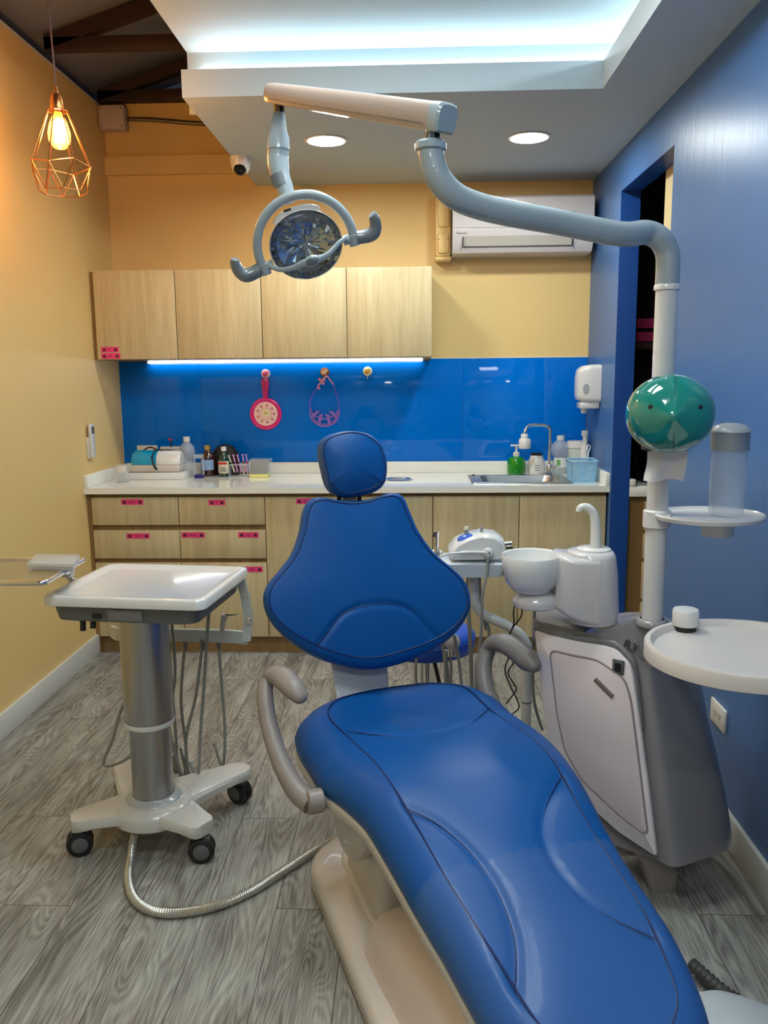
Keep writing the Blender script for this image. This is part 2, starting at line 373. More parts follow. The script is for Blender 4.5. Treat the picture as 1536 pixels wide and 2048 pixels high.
# ------------------------------------------------------------------ cabinets
PINK = MATS['pink_sticker']; DKP = mat('dark_magenta_ink', (80, 10, 40), .6)
def sticker(x, y, z, w, parent, seed=0):
    st = MB().box(x-w/2, x+w/2, y-.001, y, z-.0135, z+.0135).build('label_sticker', PINK, parent, False)
    rr = random.Random(seed); m = MB()
    for sx in (-1, 1):
        cx = x+sx*(w/2-.016); m.box(cx-.0075, cx+.0075, y-.0018, y-.001, z-.008, z+.006)
    n = int((w-.07)/.007); px = x-(w-.07)/2; pts = []
    for i in range(n*3): pts.append((px+i*.0022, y-.0015, z-.001+rr.uniform(-.004, .004)))
    m.tube(pts, .0011, 5)
    for i in range(2): q = px+rr.random()*(w-.07); m.box(q-.001, q+.001, y-.0018, y-.001, z+.004, z+.008)
    m.build('ink_mark', DKP, st, False)
YC = YB-.5965            # counter front
yd = YC+.027             # door faces
mods = [XL+.02, -1.157, -.729, -.318, .093, .511, XR-.006]
def base_cabinet(x0, x1, label):
    r = empty('base_cabinet', ((x0+x1)/2, (yd+YB)/2, 0), label, 'cabinet', 'wooden base cabinets under the worktop')
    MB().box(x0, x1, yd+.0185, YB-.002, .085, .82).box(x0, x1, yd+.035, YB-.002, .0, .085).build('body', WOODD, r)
    return r
def front(name, x0, x1, z0, z1, r, g=.0022): return MB().box(x0+g, x1-g, yd, yd+.018, z0, z1, bev=.0012).build(name, WOODC, r)
for i, lab in enumerate(('base cabinet with two drawers over doors in the left corner, beside the yellow wall', 'second base cabinet from the left, with drawers behind the white cart tray')):
    r = base_cabinet(mods[i], mods[i+1], 'wooden '+lab)
    if i == 0:
        MB().box(XL, XL+.02, yd+.004, YB-.002, 0, .82).build('filler_panel', WOODD, r)
    d = front('drawer', mods[i], mods[i+1], .662, .80, r)
    sticker((-1.40, -.98)[i]+.015, yd, .777-.004*i, (.11, .082)[i], d, 1+i)
    d = front('drawer', mods[i], mods[i+1], .493, .635, r)
    if i == 0: sticker(-1.365, yd, .607, .115, d, 5)
    else: sticker(-1.09, yd, .611, .115, d, 6); sticker(-.815, yd, .611, .10, d, 7)
    d = front('door', mods[i], mods[i+1], .09, .470, r)
    if i == 1: sticker(-.80, yd, .437, .10, d, 8)
labs = ['wooden base cabinet with one tall door and a pink sticker, left of the chair backrest', 'wooden base cabinet with one tall door behind the blue backrest', 'wooden base cabinet door behind the scaler tray', 'wooden base cabinet at the right end beside the blue wall, under the sink']
for i in range(4):
    r = base_cabinet(mods[i+2], mods[i+3], labs[i]); d = front('door', mods[i+2], mods[i+3], .09, .80, r)
    if i == 0: sticker(-.525, yd, .778, .10, d, 9)
# worktop with a real opening for the sink
sx0, sx1, sy0, sy1 = .33, .74, 4.11, 4.40
hx, hy = -.078, 4.276
mb = MB()
mb.box(XL, sx0, YC, YB, .82, ZCT).box(sx1, XR, YC, YB, .82, ZCT).box(sx0, sx1, YC, sy0, .82, ZCT).box(sx0, sx1, sy1, YB, .82, ZCT)
mb.box(XL+.02, XR-.02, YB-.02, YB, ZCT, .912, bev=.003).box(XL, XL+.02, YC, YB, ZCT, .912, bev=.003).box(XR-.02, XR, YC, YB, ZCT, .912, bev=.003)
tag(mb.build('worktop', COUNTER, None, True, 30), 'long white worktop with upstand along the back wall', 'worktop')
r = empty('sink', (.53, 4.25, ZCT), 'stainless steel inset sink in the white worktop', 'sink')
mb = MB(); rings = [rrect(.285, .785, 4.085, 4.43, .02, ZCT+.001), rrect(.288, .782, 4.088, 4.427, .02, ZCT+.006), rrect(.345, .725, 4.118, 4.39, .04, ZCT+.005), rrect(.355, .715, 4.128, 4.38, .04, ZCT-.02), rrect(.37, .70, 4.143, 4.365, .05, ZCT-.14)]
mb.loft(rings, caps=False); n = len(mb.v); mb.add(rings[-1], [tuple(range(len(rings[-1])))])
mb.build('basin', STEEL, r)
MB().lathe([(0, .004), (.02, .004), (.03, .002), (.032, 0)], (.54, 4.25, ZCT-.14)).build('drain', CHROME, r)
MB().lathe([(.008, 0), (.008, .003), (0, .004)], (.315, 4.40, ZCT+.006)).build('overflow_cap', BLACK, r)
r = empty('faucet', (.715, 4.41, ZCT+.006), 'chrome gooseneck tap with white filter head over the sink', 'tap')
MB().lathe([(0, 0), (.024, 0), (.024, .01), (.015, .016), (.015, .05), (.011, .055)], (.715, 4.41, ZCT+.006)).build('base', CHROME, r)
P = [(.715, 4.41, .90), (.715, 4.41, 1.0), (.715, 4.41, 1.085), (.708, 4.405, 1.105), (.69, 4.40, 1.115), (.66, 4.39, 1.118), (.62, 4.37, 1.12), (.595, 4.36, 1.115), (.58, 4.35, 1.10), (.573, 4.345, 1.075)]
MB().tube(cr(P, 5), .0085, 14).build('spout', CHROME, r)
MB().lathe([(0, 0), (.018, 0), (.019, .02), (.016, .024), (0, .024)], (.573, 4.345, 1.052)).lathe([(0, 0), (.030, 0), (.031, .003), (.031, .045), (.026, .052), (0, .052)], (.575, 4.345, 1.0)).build('filter_head', WHITE, r)
MB().tube([(.715, 4.395, .885), (.75, 4.385, .905)], .005, 10).build('lever', CHROME, r)
r = empty('waste_chute', (hx, hy, ZCT), 'round chrome waste opening set in the worktop behind the headrest', 'waste chute')
MB().lathe([(.072, 0), (.075, .003), (.066, .005), (.062, .003), (.060, .0012)], (hx, hy, ZCT)).build('ring', CHROME, r)
MB().lathe([(0, .0015), (.060, .0012)], (hx, hy, ZCT)).build('flap', STEEL, r)
# upper cabinets
yu = YB-.36; um = [XL+.002, -1.181, -.752, -.328, .094]
ul = ['wooden wall cabinet at the far left with two pink stickers at its corner', 'wooden wall cabinet second from the left', 'wooden wall cabinet third from the left, behind the lamp head', 'wooden wall cabinet at the right end of the row']
for i in range(4):
    r = empty('wall_cabinet', ((um[i]+um[i+1])/2, (yu+YB)/2, 1.47), ul[i], 'cabinet', 'wooden wall cabinets above the blue splashback')
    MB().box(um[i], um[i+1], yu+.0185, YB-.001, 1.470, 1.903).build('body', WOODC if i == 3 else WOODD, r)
    d = MB().box(um[i]+(.02 if i == 0 else .002), um[i+1]-.002, yu, yu+.018, 1.472, 1.905, bev=.0012).build('door', WOODC, r)
    if i == 0: sticker(-1.525, yu, 1.521, .09, d, 11); sticker(-1.522, yu, 1.489, .098, d, 12)
r = empty('under_cabinet_light', (-.7, 4.30, 1.455), 'thin glowing strip lamp under the wall cabinets', 'light strip')
MB().box(-1.45, .07, 4.556, 4.5784, 1.456, 1.4695, bev=.002).build('housing', STEEL, r)
MB().box(-1.44, .05, 4.5545, 4.5557, 1.4565, 1.467).box(-1.44, .05, 4.558, 4.568, 1.4548, 1.4558).build('diffuser', emis('strip_glow', (1, .97, .88, 1), 12), r)
MB().lathe([(0, 0), (.009, 0), (.009, .016), (0, .016)], (.078, 4.562, 1.463), (0, -1, 0), 14).build('end_knob', mat('brass', (170, 120, 70), .3, metal=1), r)
# splashback glass: three panes
for a, b, t in ((XL+.0022, -1.163, 'left'), (-1.1624, .27, 'middle'), (.2706, XR-.0022, 'right')):
    tag(MB().box(a, b, YB-.0062, YB-.0002, .9122, 1.4662, bev=.0008).build('splashback_panel', GLASSB),
        {'left': 'glossy blue glass splashback panel in the left corner above the white appliance', 'middle': 'wide glossy blue glass splashback panel with the pink mirror and hooks on it', 'right': 'glossy blue glass splashback panel at the right, behind the tap'}[t], 'splashback', 'glossy blue glass splashback panels')
struct('trim_7', MB().box(XL+.0002, XL+.002, YB-.008, YB-.0062, .912, 1.466).box(.094, XR, YB-.008, YB, 1.4664, 1.471), TRIMW)

# ------------------------------------------------------------------ things on the splashback and walls
yg = YB-.0064
def hook(x, z, c, label):
    r = empty('wall_hook', (x, yg, z), label, 'hook', 'round adhesive hooks on the blue glass')
    MB().lathe([(0, .007), (.020, .006), (.0245, .003), (.025, 0), (0, 0)], (x, yg, z), (0, -1, 0), 24).build('disc', mat('hook_base_'+c[0], c[1], .4), r)
    MB().lathe([(0, .0015), (.008, .0012), (.013, 0)], (x-.003, yg-.007, z-.002), (0, -1, 0), 12, sx=1.1).lathe([(0, .002), (.005, .0015), (.006, 0)], (x+.01, yg-.0065, z+.008), (0, -1, 0), 10).build('printed_mark', mat('hook_mark_'+c[0], c[2], .5), r)
    MB().tube(cr([(x, yg-.003, z-.022), (x, yg-.004, z-.034), (x, yg-.010, z-.040), (x, yg-.018, z-.036), (x, yg-.019, z-.028)], 4), .0022, 8).build('peg', mat('hook_peg', (220, 215, 205), .3), r)
hook(-.803, 1.395, ('pink', (236, 190, 205), (225, 90, 140)), 'round pale pink adhesive hook above the pan shaped mirror')
hook(-.481, 1.400, ('orange', (150, 84, 40), (232, 200, 170)), 'round brown and orange adhesive hook holding the purple mask')
hook(-.248, 1.403, ('cream', (232, 224, 196), (222, 170, 50)), 'round cream and yellow adhesive hook with nothing on it')
r = empty('pan_shaped_mirror', (-.808, yg, 1.09), 'pink pan shaped hand mirror with patterned round back hanging on the blue glass', 'hand mirror')
MAG = mat('magenta_plastic', (222, 20, 120), .3, coat=.4); cx, cz = -.808, 1.178
MB().lathe([(0, .006), (.066, .006), (.072, .012), (.080, .013), (.086, .010), (.088, .004), (.086, 0), (0, 0)], (cx, yg-.004, cz), (0, -1, 0), 48).build('rim', MAG, r)
MB().prism([(cx+sx, yg-.006, z) for sx, z in ((-.011, 1.258), (-.014, 1.30), (-.019, 1.345), (-.017, 1.362), (-.008, 1.370), (.012, 1.370), (.021, 1.362), (.023, 1.345), (.018, 1.30), (.014, 1.258))], (0, -1, 0), .009, bev=.0025).build('handle', MAG, r)
MB().lathe([(0, .0004), (.004, .0004)], (cx+.002, yg-.0153, 1.358), (0, -1, 0), 12).build('hanging_hole', DKP, r)
MB().lathe([(0, .0015), (.063, .001), (.065, 0)], (cx, yg-.010, cz), (0, -1, 0), 48).build('pale_disc', mat('pale_pink_print', (246, 214, 206), .35), r)
mb = MB()
for k in range(9):
    a = 2*PI*k/9; mb.lathe([(0, .0015), (.007, .0010), (.008, 0)], (cx+.046*math.cos(a), yg-.0112, cz+.046*math.sin(a)), (0, -1, 0), 10)
mb.tube([(cx+.032*math.cos(a/12*PI), yg-.0115, cz+.032*math.sin(a/12*PI)) for a in range(24)], .0012, 6, closed=True)
mb.build('rosette_print', mat('soft_rose_print', (214, 130, 130), .5), r)
mb = MB()
for k in range(6):
    a = 2*PI*k/6+.5; mb.lathe([(0, .0016), (.009, .0012), (.010, 0)], (cx+.014*math.cos(a), yg-.0112, cz+.004+.014*math.sin(a)), (0, -1, 0), 12)
mb.build('flower_print', mat('cream_flower_print', (240, 226, 180), .5), r)
MB().lathe([(0, .0026), (.007, .002), (.008, 0)], (cx, yg-.0115, cz+.004), (0, -1, 0), 12).build('flower_centre', mat('mustard_print', (206, 164, 70), .5), r)
# purple toy tiara/eye shield
r = empty('visor', (-.485, yg, 1.10), 'purple plastic visor frame with ribbon hanging from a hook', 'visor')
PUR = mat('purple_translucent', (158, 116, 214), .2, coat=.5, alpha=.85)
c = (-.485, 1.20); mb = MB()
R0 = lambda a, R: (c[0]+R*math.cos(a), yg-.008, c[1]+R*1.0*math.sin(a)-.012)
for R, rr_ in ((.080, .0045), (.070, .003)): mb.tube([R0(PI+PI*k/30, R) for k in range(31)], rr_, 8)
mb.tube(cr([(-.565, yg-.01, 1.215), (-.545, yg-.012, 1.172), (-.51, yg-.014, 1.152), (-.485, yg-.015, 1.148), (-.455, yg-.014, 1.155), (-.42, yg-.012, 1.18), (-.405, yg-.01, 1.205)], 5), .0035, 8)
for a in (PI*1.15, PI*1.36, PI*1.62, PI*1.83):
    q = V(R0(a, .076)); p = q.lerp(V((-.485, yg-.012, 1.235)), .48); mb.add([q+V((-.007, 0, 0)), q+V((.007, 0, 0)), p+V((.011, 0, 0)), p+V((-.011, 0, 0)), q+V((-.007, -.003, 0)), q+V((.007, -.003, 0)), p+V((.011, -.003, 0)), p+V((-.011, -.003, 0))], [(0, 1, 2, 3), (7, 6, 5, 4), (0, 4, 5, 1), (2, 6, 7, 3), (0, 3, 7, 4), (1, 5, 6, 2)])
mb.build('frame', PUR, r)
mb = MB()
mb.tube(cr([(-.565, yg-.008, 1.19), (-.562, yg-.008, 1.24), (-.545, yg-.008, 1.285), (-.52, yg-.008, 1.318)], 6), .0032, 8)
mb.tube(cr([(-.405, yg-.008, 1.19), (-.408, yg-.008, 1.24), (-.425, yg-.008, 1.30), (-.432, yg-.008, 1.33)], 6), .0032, 8)
mb.build('strap', mat('violet_strap', (112, 92, 210), .3), r)
mb = MB()
mb.tube(cr([(-.432, yg-.008, 1.332), (-.45, yg-.010, 1.355), (-.468, yg-.012, 1.378), (-.482, yg-.014, 1.368), (-.50, yg-.01, 1.345), (-.515, yg-.009, 1.325), (-.508, yg-.008, 1.312), (-.52, yg-.009, 1.315), (-.512, yg-.01, 1.335), (-.49, yg-.014, 1.352), (-.475, yg-.014, 1.36)], 5), .0038, 8)
for dx, dz in ((-.018, -.002), (-.008, .008), (-.026, .01), (-.006, -.012)): mb.lathe([(0, .006), (.008, .002), (.006, -.004), (0, -.005)], (-.482+dx, yg-.014, 1.352+dz), (0, -1, 0), 10)
mb.build('ribbon', mat('pink_ribbon', (238, 150, 178), .6), r)
# sockets
def socket(name, c, X, N, w, h, label, holes=2):
    c, X, N = V(c), V(X), V(N); Z = V((0, 0, 1)); r = empty(name, c, label, 'wall socket')
    M = Matrix((X, -N, Z)).transposed().to_4x4(); M.translation = c
    MB().box(-w/2, w/2, -.009, 0, -h/2, h/2, bev=.003, M=M).build('plate', mat('socket_cream', (220, 216, 206), .35), r)
    mb = MB()
    for k in range(holes):
        x = (k-(holes-1)/2)*.034
        mb.box(x-.0095, x-.0065, -.0096, -.0088, -.002, .008, M=M).box(x+.0055, x+.0085, -.0096, -.0088, -.002, .008, M=M).lathe([(0, .0006), (.003, .0006)], M @ V((x, -.0090, -.008)), N, 10)
    mb.build('pin_holes', BLACK, r)
socket('wall_socket', (-1.345, yg, .965), (1, 0, 0), (0, -1, 0), .115, .075, 'white double socket on the blue glass behind the blue brush light')
socket('wall_socket', (-1.475, yg, .972), (1, 0, 0), (0, -1, 0), .115, .075, 'white socket behind the white box with a blue lid')
socket('wall_socket', at(1440, 1430, x=XR), (0, -1, 0), (-1, 0, 0), .12, .072, 'white double socket low on the blue wall beside the grey unit')
# air conditioner
r = empty('air_conditioner', (.56, 4.45, 1.99), 'white wall mounted air conditioner behind the lamp tube', 'air conditioner')
prof = [(4.40, 2.262), (4.385, 2.25), (4.378, 2.10), (4.382, 2.075), (4.40, 2.02), (4.425, 1.992), (4.45, 1.987), (YB-.001, 1.987), (YB-.001, 2.262)]
mb = MB(); mb.loft([[V((x, y, z)) for y, z in prof] for x in (.20, .905)]); mb.build('body', mat('ac_white', (214, 208, 210), .2, coat=.6), r, True, 25)
MB().box(.202, .903, 4.3765, 4.3775, 2.1075, 2.1085).build('panel_gap', DGREY, r, False)
def facez(y0, z0, y1, z1, x0, x1, t=.0015):
    d = V((0, y1-y0, z1-z0)).normalized(); n = V((0, -d.z, d.y)); n = n if n.y < 0 else -n
    a = [V((x0, y0, z0)), V((x1, y0, z0)), V((x1, y1, z1)), V((x0, y1, z1))]
    return a, n
a, n = facez(4.384, 2.068, 4.400, 2.022, .255, .80); mb = MB().prism(a, n, .002); mb.build('louvre', mat('ac_flap', (190, 184, 178), .4), r)
mb = MB(); mb.box(.252, .802, 4.3995, 4.4015, 2.0165, 2.0205).box(.250, .254, 4.380, 4.402, 2.018, 2.066).box(.798, .802, 4.380, 4.402, 2.018, 2.066); mb.build('louvre_gap', BLACK, r, False)
MB().lathe([(0, .002), (.013, .0015), (.015, 0)], (.80, 4.381, 2.165), (0, -1, 0), 20).build('sensor_window', mat('dark_lens', (40, 40, 48), .15), r)
text('brand_mark', 'Panasonic', (.245, 4.3795, 2.083), .013, DGREY, r, (1, 0, 0), (0, 0, 1))
mb = MB(); mb.box(.115, .198, 4.49, YB, 1.985, 2.30, bev=.018).box(.128, .186, 4.478, 4.50, 2.0, 2.10, bev=.01).box(.128, .186, 4.478, 4.50, 2.13, 2.29, bev=.01)
mb.box(-.0+.115, .20, 4.50, YB, 1.965, 1.99, bev=.01)
r = empty('pipe_cover', (.15, 4.53, 1.97), 'yellow painted pipe cover at the left end of the air conditioner', 'pipe cover')
mb.build('duct', mat('yellow_duct_paint', (224, 192, 128), .35), r)
mb = MB()
for x, z in ((.135, 2.07), (.18, 2.07), (.18, 2.01)): mb.lathe([(0, .001), (.003, .0008)], (x, 4.4785, z), (0, -1, 0), 8)
mb.build('screw', DGREY, r)
# junction box and conduit
r = empty('junction_box', (-1.53, 4.53, 2.65), 'pale square junction box high in the left corner', 'junction box')
JX = mat('box_beige', (190, 176, 172), .5); MB().box(-1.606, -1.475, 4.49, YB-.031, 2.64, 2.755, bev=.006).build('case', JX, r)
mb = MB()
for x in (-1.595, -1.487):
    for z in (2.652, 2.742): mb.lathe([(0, .0015), (.004, .001), (.0045, 0)], (x, 4.489, z), (0, -1, 0), 8)
mb.build('screw', DGREY, r)
r = empty('conduit_pipe', (-1.2, 4.54, 2.69), 'thin grey metal conduit running right from the junction box', 'pipe')
MB().tube(cr([(-1.476, 4.545, 2.70), (-1.35, 4.545, 2.695), (-1.1, 4.545, 2.672), (-.9, 4.545, 2.665), (-.55, 4.545, 2.66)], 6), .011, 12).build('tube', mat('galvanised', (120, 108, 96), .35, metal=.8), r)
MB().box(-1.005, -.98, 4.53, 4.585, 2.64, 2.70, bev=.003).build('clamp', STEEL, r)
# dome camera
r = empty('security_camera', (-.787, 4.0, 2.3), 'small white dome camera on the ceiling near the left soffit edge', 'security camera')
MB().lathe([(0, 0), (.048, 0), (.048, -.012), (.042, -.05), (.030, -.068), (0, -.076)], (-.787, 4.0, ZC), (0, 0, 1), 32).build('housing', WHITE, r)
d = V((.05, -.8, -.42)).normalized(); MB().lathe([(0, .036), (.018, .033), (.027, .022), (.030, .01)], V((-.787, 4.0, ZC-.045))+d*.012, d, 24).build('lens', mat('lens_black', (8, 8, 10), .1), r)
# remote on left wall
p = at(176, 882, x=XL); r = empty('remote_control', (XL, p.y, p.z-.1), 'white remote control in a holder on the yellow wall', 'remote control')
MB().box(XL, XL+.012, p.y-.028, p.y+.028, p.z-.085, p.z+.02, bev=.003).build('holder', mat('remote_white', (214, 212, 202), .4), r)
MB().box(XL+.012, XL+.028, p.y-.024, p.y+.024, p.z-.082, p.z+.086, bev=.005).build('remote_body', WHITE, r)
MB().box(XL+.0275, XL+.0285, p.y-.017, p.y+.017, p.z+.035, p.z+.072).build('display', DGREY, r)
mb = MB()
for k in range(5):
    for q in (-.01, .008): mb.box(XL+.0275, XL+.029, p.y+q-.004, p.y+q+.004, p.z+.015-k*.02, p.z+.021-k*.02)
mb.build('button', LGREY, r)
# towel / soap dispenser on blue wall
p = V((XR, 4.30, 1.32)); r = empty('soap_dispenser', (XR, 4.30, 1.2), 'white rounded soap dispenser on the blue wall by the sink', 'dispenser')
mb = MB(); secs = []
for x, ya, yb, za, zb in ((XR-.001, 4.235, 4.37, 1.235, 1.425), (XR-.04, 4.235, 4.37, 1.235, 1.425), (XR-.085, 4.24, 4.365, 1.24, 1.418), (XR-.108, 4.25, 4.355, 1.25, 1.40), (XR-.115, 4.265, 4.34, 1.265, 1.37)):
    secs.append([V((x, q.x, q.y)) for q in rrect(ya, yb, za, zb, .025)])
mb.loft(secs); mb.build('body', WHITE, r)
MB().box(XR-.10, XR-.002, 4.25, 4.355, 1.205, 1.24, bev=.01).lathe([(0, -.02), (.014, -.018), (.018, 0), (.018, .02)], (XR-.07, 4.30, 1.20), n=20).build('nozzle', WHITE, r)
MB().lathe([(0, .0015), (.016, .001), (.0165, 0)], (XR-.075, 4.2375, 1.305), (0, -1, 0), 20, sy=1.6, xdir=(1, 0, 0)).build('level_window', LGREY, r)

# ------------------------------------------------------------------ things on the worktop
Z0 = ZCT
r = empty('countertop_appliance', (-1.42, 4.38, Z0), 'white appliance with blue clear lid on a low tray in the left corner', 'appliance')
MB().box(-1.525, -1.20, 4.30, 4.50, Z0, Z0+.035, bev=.004).build('tray', CERAMIC, r)
MB().box(-1.49, -1.235, 4.34, 4.48, Z0+.036, Z0+.075, bev=.008).build('body', WARMWHITE, r)
mb = MB(); 
mb.loft([[V((x, 4.41+.065*math.cos(a)*k, Z0+.0755+.07*math.sin(a)*k)) for a in [PI*i/14 for i in range(15)]] for x, k in ((-1.36, 1), (-1.25, 1), (-1.235, .85))]); mb.build('white_hood', WHITE, r)
mb = MB(); mb.loft([[V((x, 4.41+.066*math.cos(a)*k, Z0+.0755+.071*math.sin(a)*k)) for a in [PI*i/14 for i in range(15)]] for x, k in ((-1.495, .88), (-1.485, 1), (-1.362, 1))]); mb.build('blue_lid', mat('clear_blue', (0, 152, 200), .12, coat=.5), r)
tag(MB().tube(cr([(-1.47, 4.47, .985), (-1.42, 4.44, 1.01), (-1.36, 4.40, 1.0), (-1.30, 4.43, .995), (-1.25, 4.46, .985), (-1.22, 4.46, .955), (-1.205, 4.45, .935)], 8), .0038, 8)
    .tube(cr([(-1.385, 4.41, .998), (-1.39, 4.38, .98), (-1.375, 4.335, .95), (-1.36, 4.315, .915), (-1.345, 4.31, .905), (-1.355, 4.305, .925), (-1.37, 4.32, .955), (-1.375, 4.36, .985), (-1.37, 4.40, .998)], 8), .0038, 8).build('power_cord', BLACK), 'black looped power cord lying over the white appliance', 'cord')
r = empty('card_holder', (-1.50, 4.20, Z0), 'clear acrylic holder with small white cards at the left of the worktop', 'card holder')
MB().box(-1.525, -1.47, 4.195, 4.235, Z0, Z0+.008, bev=.002).box(-1.525, -1.47, 4.23, 4.235, Z0, Z0+.09).box(-1.525, -1.47, 4.195, 4.199, Z0, Z0+.05).build('acrylic', CLEAR2, r)
MB().box(-1.521, -1.474, 4.20, 4.228, Z0+.009, Z0+.085, bev=.002).build('cards', mat('card_white', (214, 208, 200), .6), r)
r = empty('curing_light', (-1.31, 4.44, Z0), 'blue cordless curing light standing in its blue charger', 'curing light')
B2 = mat('royal_blue_plastic', (10, 20, 170), .3, coat=.4)
MB().lathe([(0, 0), (.036, 0), (.035, .012), (.024, .022), (.020, .04), (0, .042)], (-1.31, 4.44, Z0), n=24, sy=.8).build('charger', B2, r)
MB().tube([(-1.31, 4.44, Z0+.035), (-1.308, 4.44, Z0+.08), (-1.306, 4.44, Z0+.12), (-1.304, 4.44, Z0+.15)], [.019, .015, .013, .009], 16).build('handle', B2, r)
MB().tube([(-1.304, 4.44, Z0+.149), (-1.303, 4.44, Z0+.16)], .008, 12).build('collar', WHITE, r)
MB().tube(cr([(-1.303, 4.44, Z0+.159), (-1.302, 4.44, Z0+.185), (-1.302, 4.436, Z0+.198), (-1.30, 4.425, Z0+.205)], 4), .0042, 10).build('tip', BLACK, r)
MB().lathe([(0, 0), (.012, 0), (.010, .004), (0, .004)], (-1.302, 4.43, Z0+.201), (0.2, -.5, 1), 14).build('shield', mat('dark_red', (140, 20, 40), .3), r)
def bottle(name, x, y, prof, m, lab, cat, cap, capm, label=None, n=28):
    r = empty(name, (x, y, Z0), lab, cat)
    MB().lathe(prof, (x, y, Z0), n=n).build('body', m, r)
    MB().lathe(cap, (x, y, Z0), n=20).build('cap', capm, r)
    if label:
        z0, z1, rr_, lm = label; mb = MB(); 
        vs = []; fs = []
        for i in range(13):
            a = -PI/2+(-60+i*10)*PI/180
            for z in (z0, z1): vs.append((x+rr_*math.cos(a), y+rr_*math.sin(a), Z0+z))
        fs = [(2*i, 2*i+2, 2*i+3, 2*i+1) for i in range(12)]
        lb = link('label', vs, fs, lm, r)
        return r, lb
    return r, None
SCR = mat('ink_grey', (70, 70, 80), .6)
def inklines(x, y, zs, w, parent, m=SCR, h=.0025):
    mb = MB()
    for z in zs: mb.box(x-w/2, x+w/2, y-.0008, y, Z0+z-h/2, Z0+z+h/2)
    mb.build('print_line', m, parent, False)
bottle('water_bottle', -1.225, 4.47, [(0, 0), (.036, 0), (.040, .01), (.040, .05), (.030, .07), (.030, .095), (.042, .115), (.043, .14), (.036, .165), (.018, .182), (.016, .19)], CLEAR2, 'clear plastic bottle with white cap, beside the blue curing light', 'bottle', [(.0, .186), (.0185, .186), (.0185, .212), (.017, .214), (0, .214)], WHITE)
r = empty('clear_stand', (-1.14, 4.38, Z0), 'small clear stand with dark purple base in front of the brown bottle', 'stand')
MB().box(-1.165, -1.118, 4.365, 4.40, Z0, Z0+.018, bev=.002).build('base', mat('deep_purple', (34, 12, 110), .3), r)
MB().box(-1.166, -1.162, 4.37, 4.40, Z0+.018, Z0+.12).box(-1.121, -1.117, 4.37, 4.40, Z0+.018, Z0+.12).box(-1.166, -1.117, 4.37, 4.40, Z0+.105, Z0+.125).build('clear_frame', CLEAR2, r)
bottle('brown_bottle', -1.115, 4.475, [(0, 0), (.038, 0), (.040, .008), (.040, .095), (.032, .118), (.016, .135), (.015, .145)], mat('amber_glass', (52, 22, 14), .12, coat=.6), 'dark brown bottle with gold cap and blue label on the worktop', 'bottle', [(0, .142), (.0165, .142), (.0165, .166), (0, .168)], mat('gold_cap', (196, 160, 90), .35, metal=.6), (.035, .09, .0405, mat('pale_blue_label', (130, 160, 200), .5)))
r = empty('domed_case', (-1.03, 4.53, Z0), 'black domed case standing behind the small bottles', 'case')
MB().lathe([(0, 0), (.075, 0), (.078, .06), (.07, .12), (.045, .155), (0, .17)], (-1.03, 4.53, Z0), n=28, sy=.5).build('case', mat('black_cloth', (26, 18, 20), .6), r)
MB().lathe([(.0785, .058), (.0795, .06), (.0785, .062)], (-1.03, 4.53, Z0), n=28, sy=.5).build('seam', BLACK, r)
rb, lb = bottle('green_bottle', -1.02, 4.445, [(0, 0), (.030, 0), (.0325, .006), (.0325, .085), (.026, .11), (.0135, .13), (.013, .14)], mat('dark_green_glass', (18, 52, 44), .12, coat=.6), 'dark green bottle with white cap and cream label', 'bottle', [(0, .138), (.0145, .138), (.0145, .16), (0, .161)], WHITE, (.02, .085, .033, mat('cream_label', (216, 212, 186), .55)))
MB().box(-1.045, -.997, 4.4105, 4.4122, Z0+.068, Z0+.08).build('red_print', mat('red_print', (186, 40, 50), .5), lb); inklines(-1.02, 4.4115, (.03, .037, .044, .052), .034, lb)
# rack of syringes
r = empty('syringe_rack', (-.94, 4.44, Z0), 'clear acrylic rack on the worktop holding syringes', 'rack')
mb = MB().box(-.99, -.875, 4.40, 4.48, Z0, Z0+.004, bev=.001).box(-.99, -.875, 4.41, 4.465, Z0+.062, Z0+.066, bev=.001).box(-.99, -.986, 4.41, 4.465, Z0, Z0+.066).box(-.879, -.875, 4.41, 4.465, Z0, Z0+.066)
mb.build('rack_body', CLEAR2, r)
PSY = mat('pink_syringe', (214, 150, 200), .3); DK = mat('syringe_dark', (60, 14, 40), .3)
def syringe(x, y, tilt, body, dark, lab, h=.105):
    r = empty('syringe', (x, y, Z0+.006), lab, 'syringe', 'syringes standing in the clear rack')
    d = V((-tilt, .1, 1)).normalized(); p = V((x, y, Z0+.012))
    MB().tube([p, p+d*.012], .0052, 10).build('tip', dark, r)
    MB().tube([p+d*.012, p+d*.06], .0048, 10).build('barrel', body, r)
    MB().tube([p+d*.06, p+d*.067], .0075, 10).build('flange', dark, r)
    MB().tube([p+d*.067, p+d*h], .0036, 10).tube([p+d*h, p+d*(h+.003)], .008, 12).build('plunger', body, r)
syringe(-.958, 4.43, .35, mat('ivory_syringe', (214, 206, 190), .4), BLACK, 'white syringe leaning at the left end of the rack')
syringe(-.945, 4.44, .25, PSY, DK, 'pink syringe in the rack, beside the white one'); syringe(-.925, 4.44, .22, PSY, DK, 'second pink syringe from the left in the rack')
syringe(-.902, 4.44, .18, PSY, DK, 'third pink syringe from the left in the rack'); syringe(-.885, 4.44, .16, mat('lilac_syringe', (180, 150, 214), .3), mat('syringe_red', (150, 10, 40), .3), 'lilac syringe with dark red collar at the right of the rack')
r = empty('brush_applicator', (-.868, 4.44, Z0), 'thin white applicator stick at the right end of the syringe rack', 'applicator')
MB().tube([(-.872, 4.44, Z0+.003), (-.862, 4.445, Z0+.085)], .0022, 8).lathe([(0, -.006), (.004, 0), (0, .007)], (-.862, 4.445, Z0+.088), n=10).build('stick', WHITE, r)
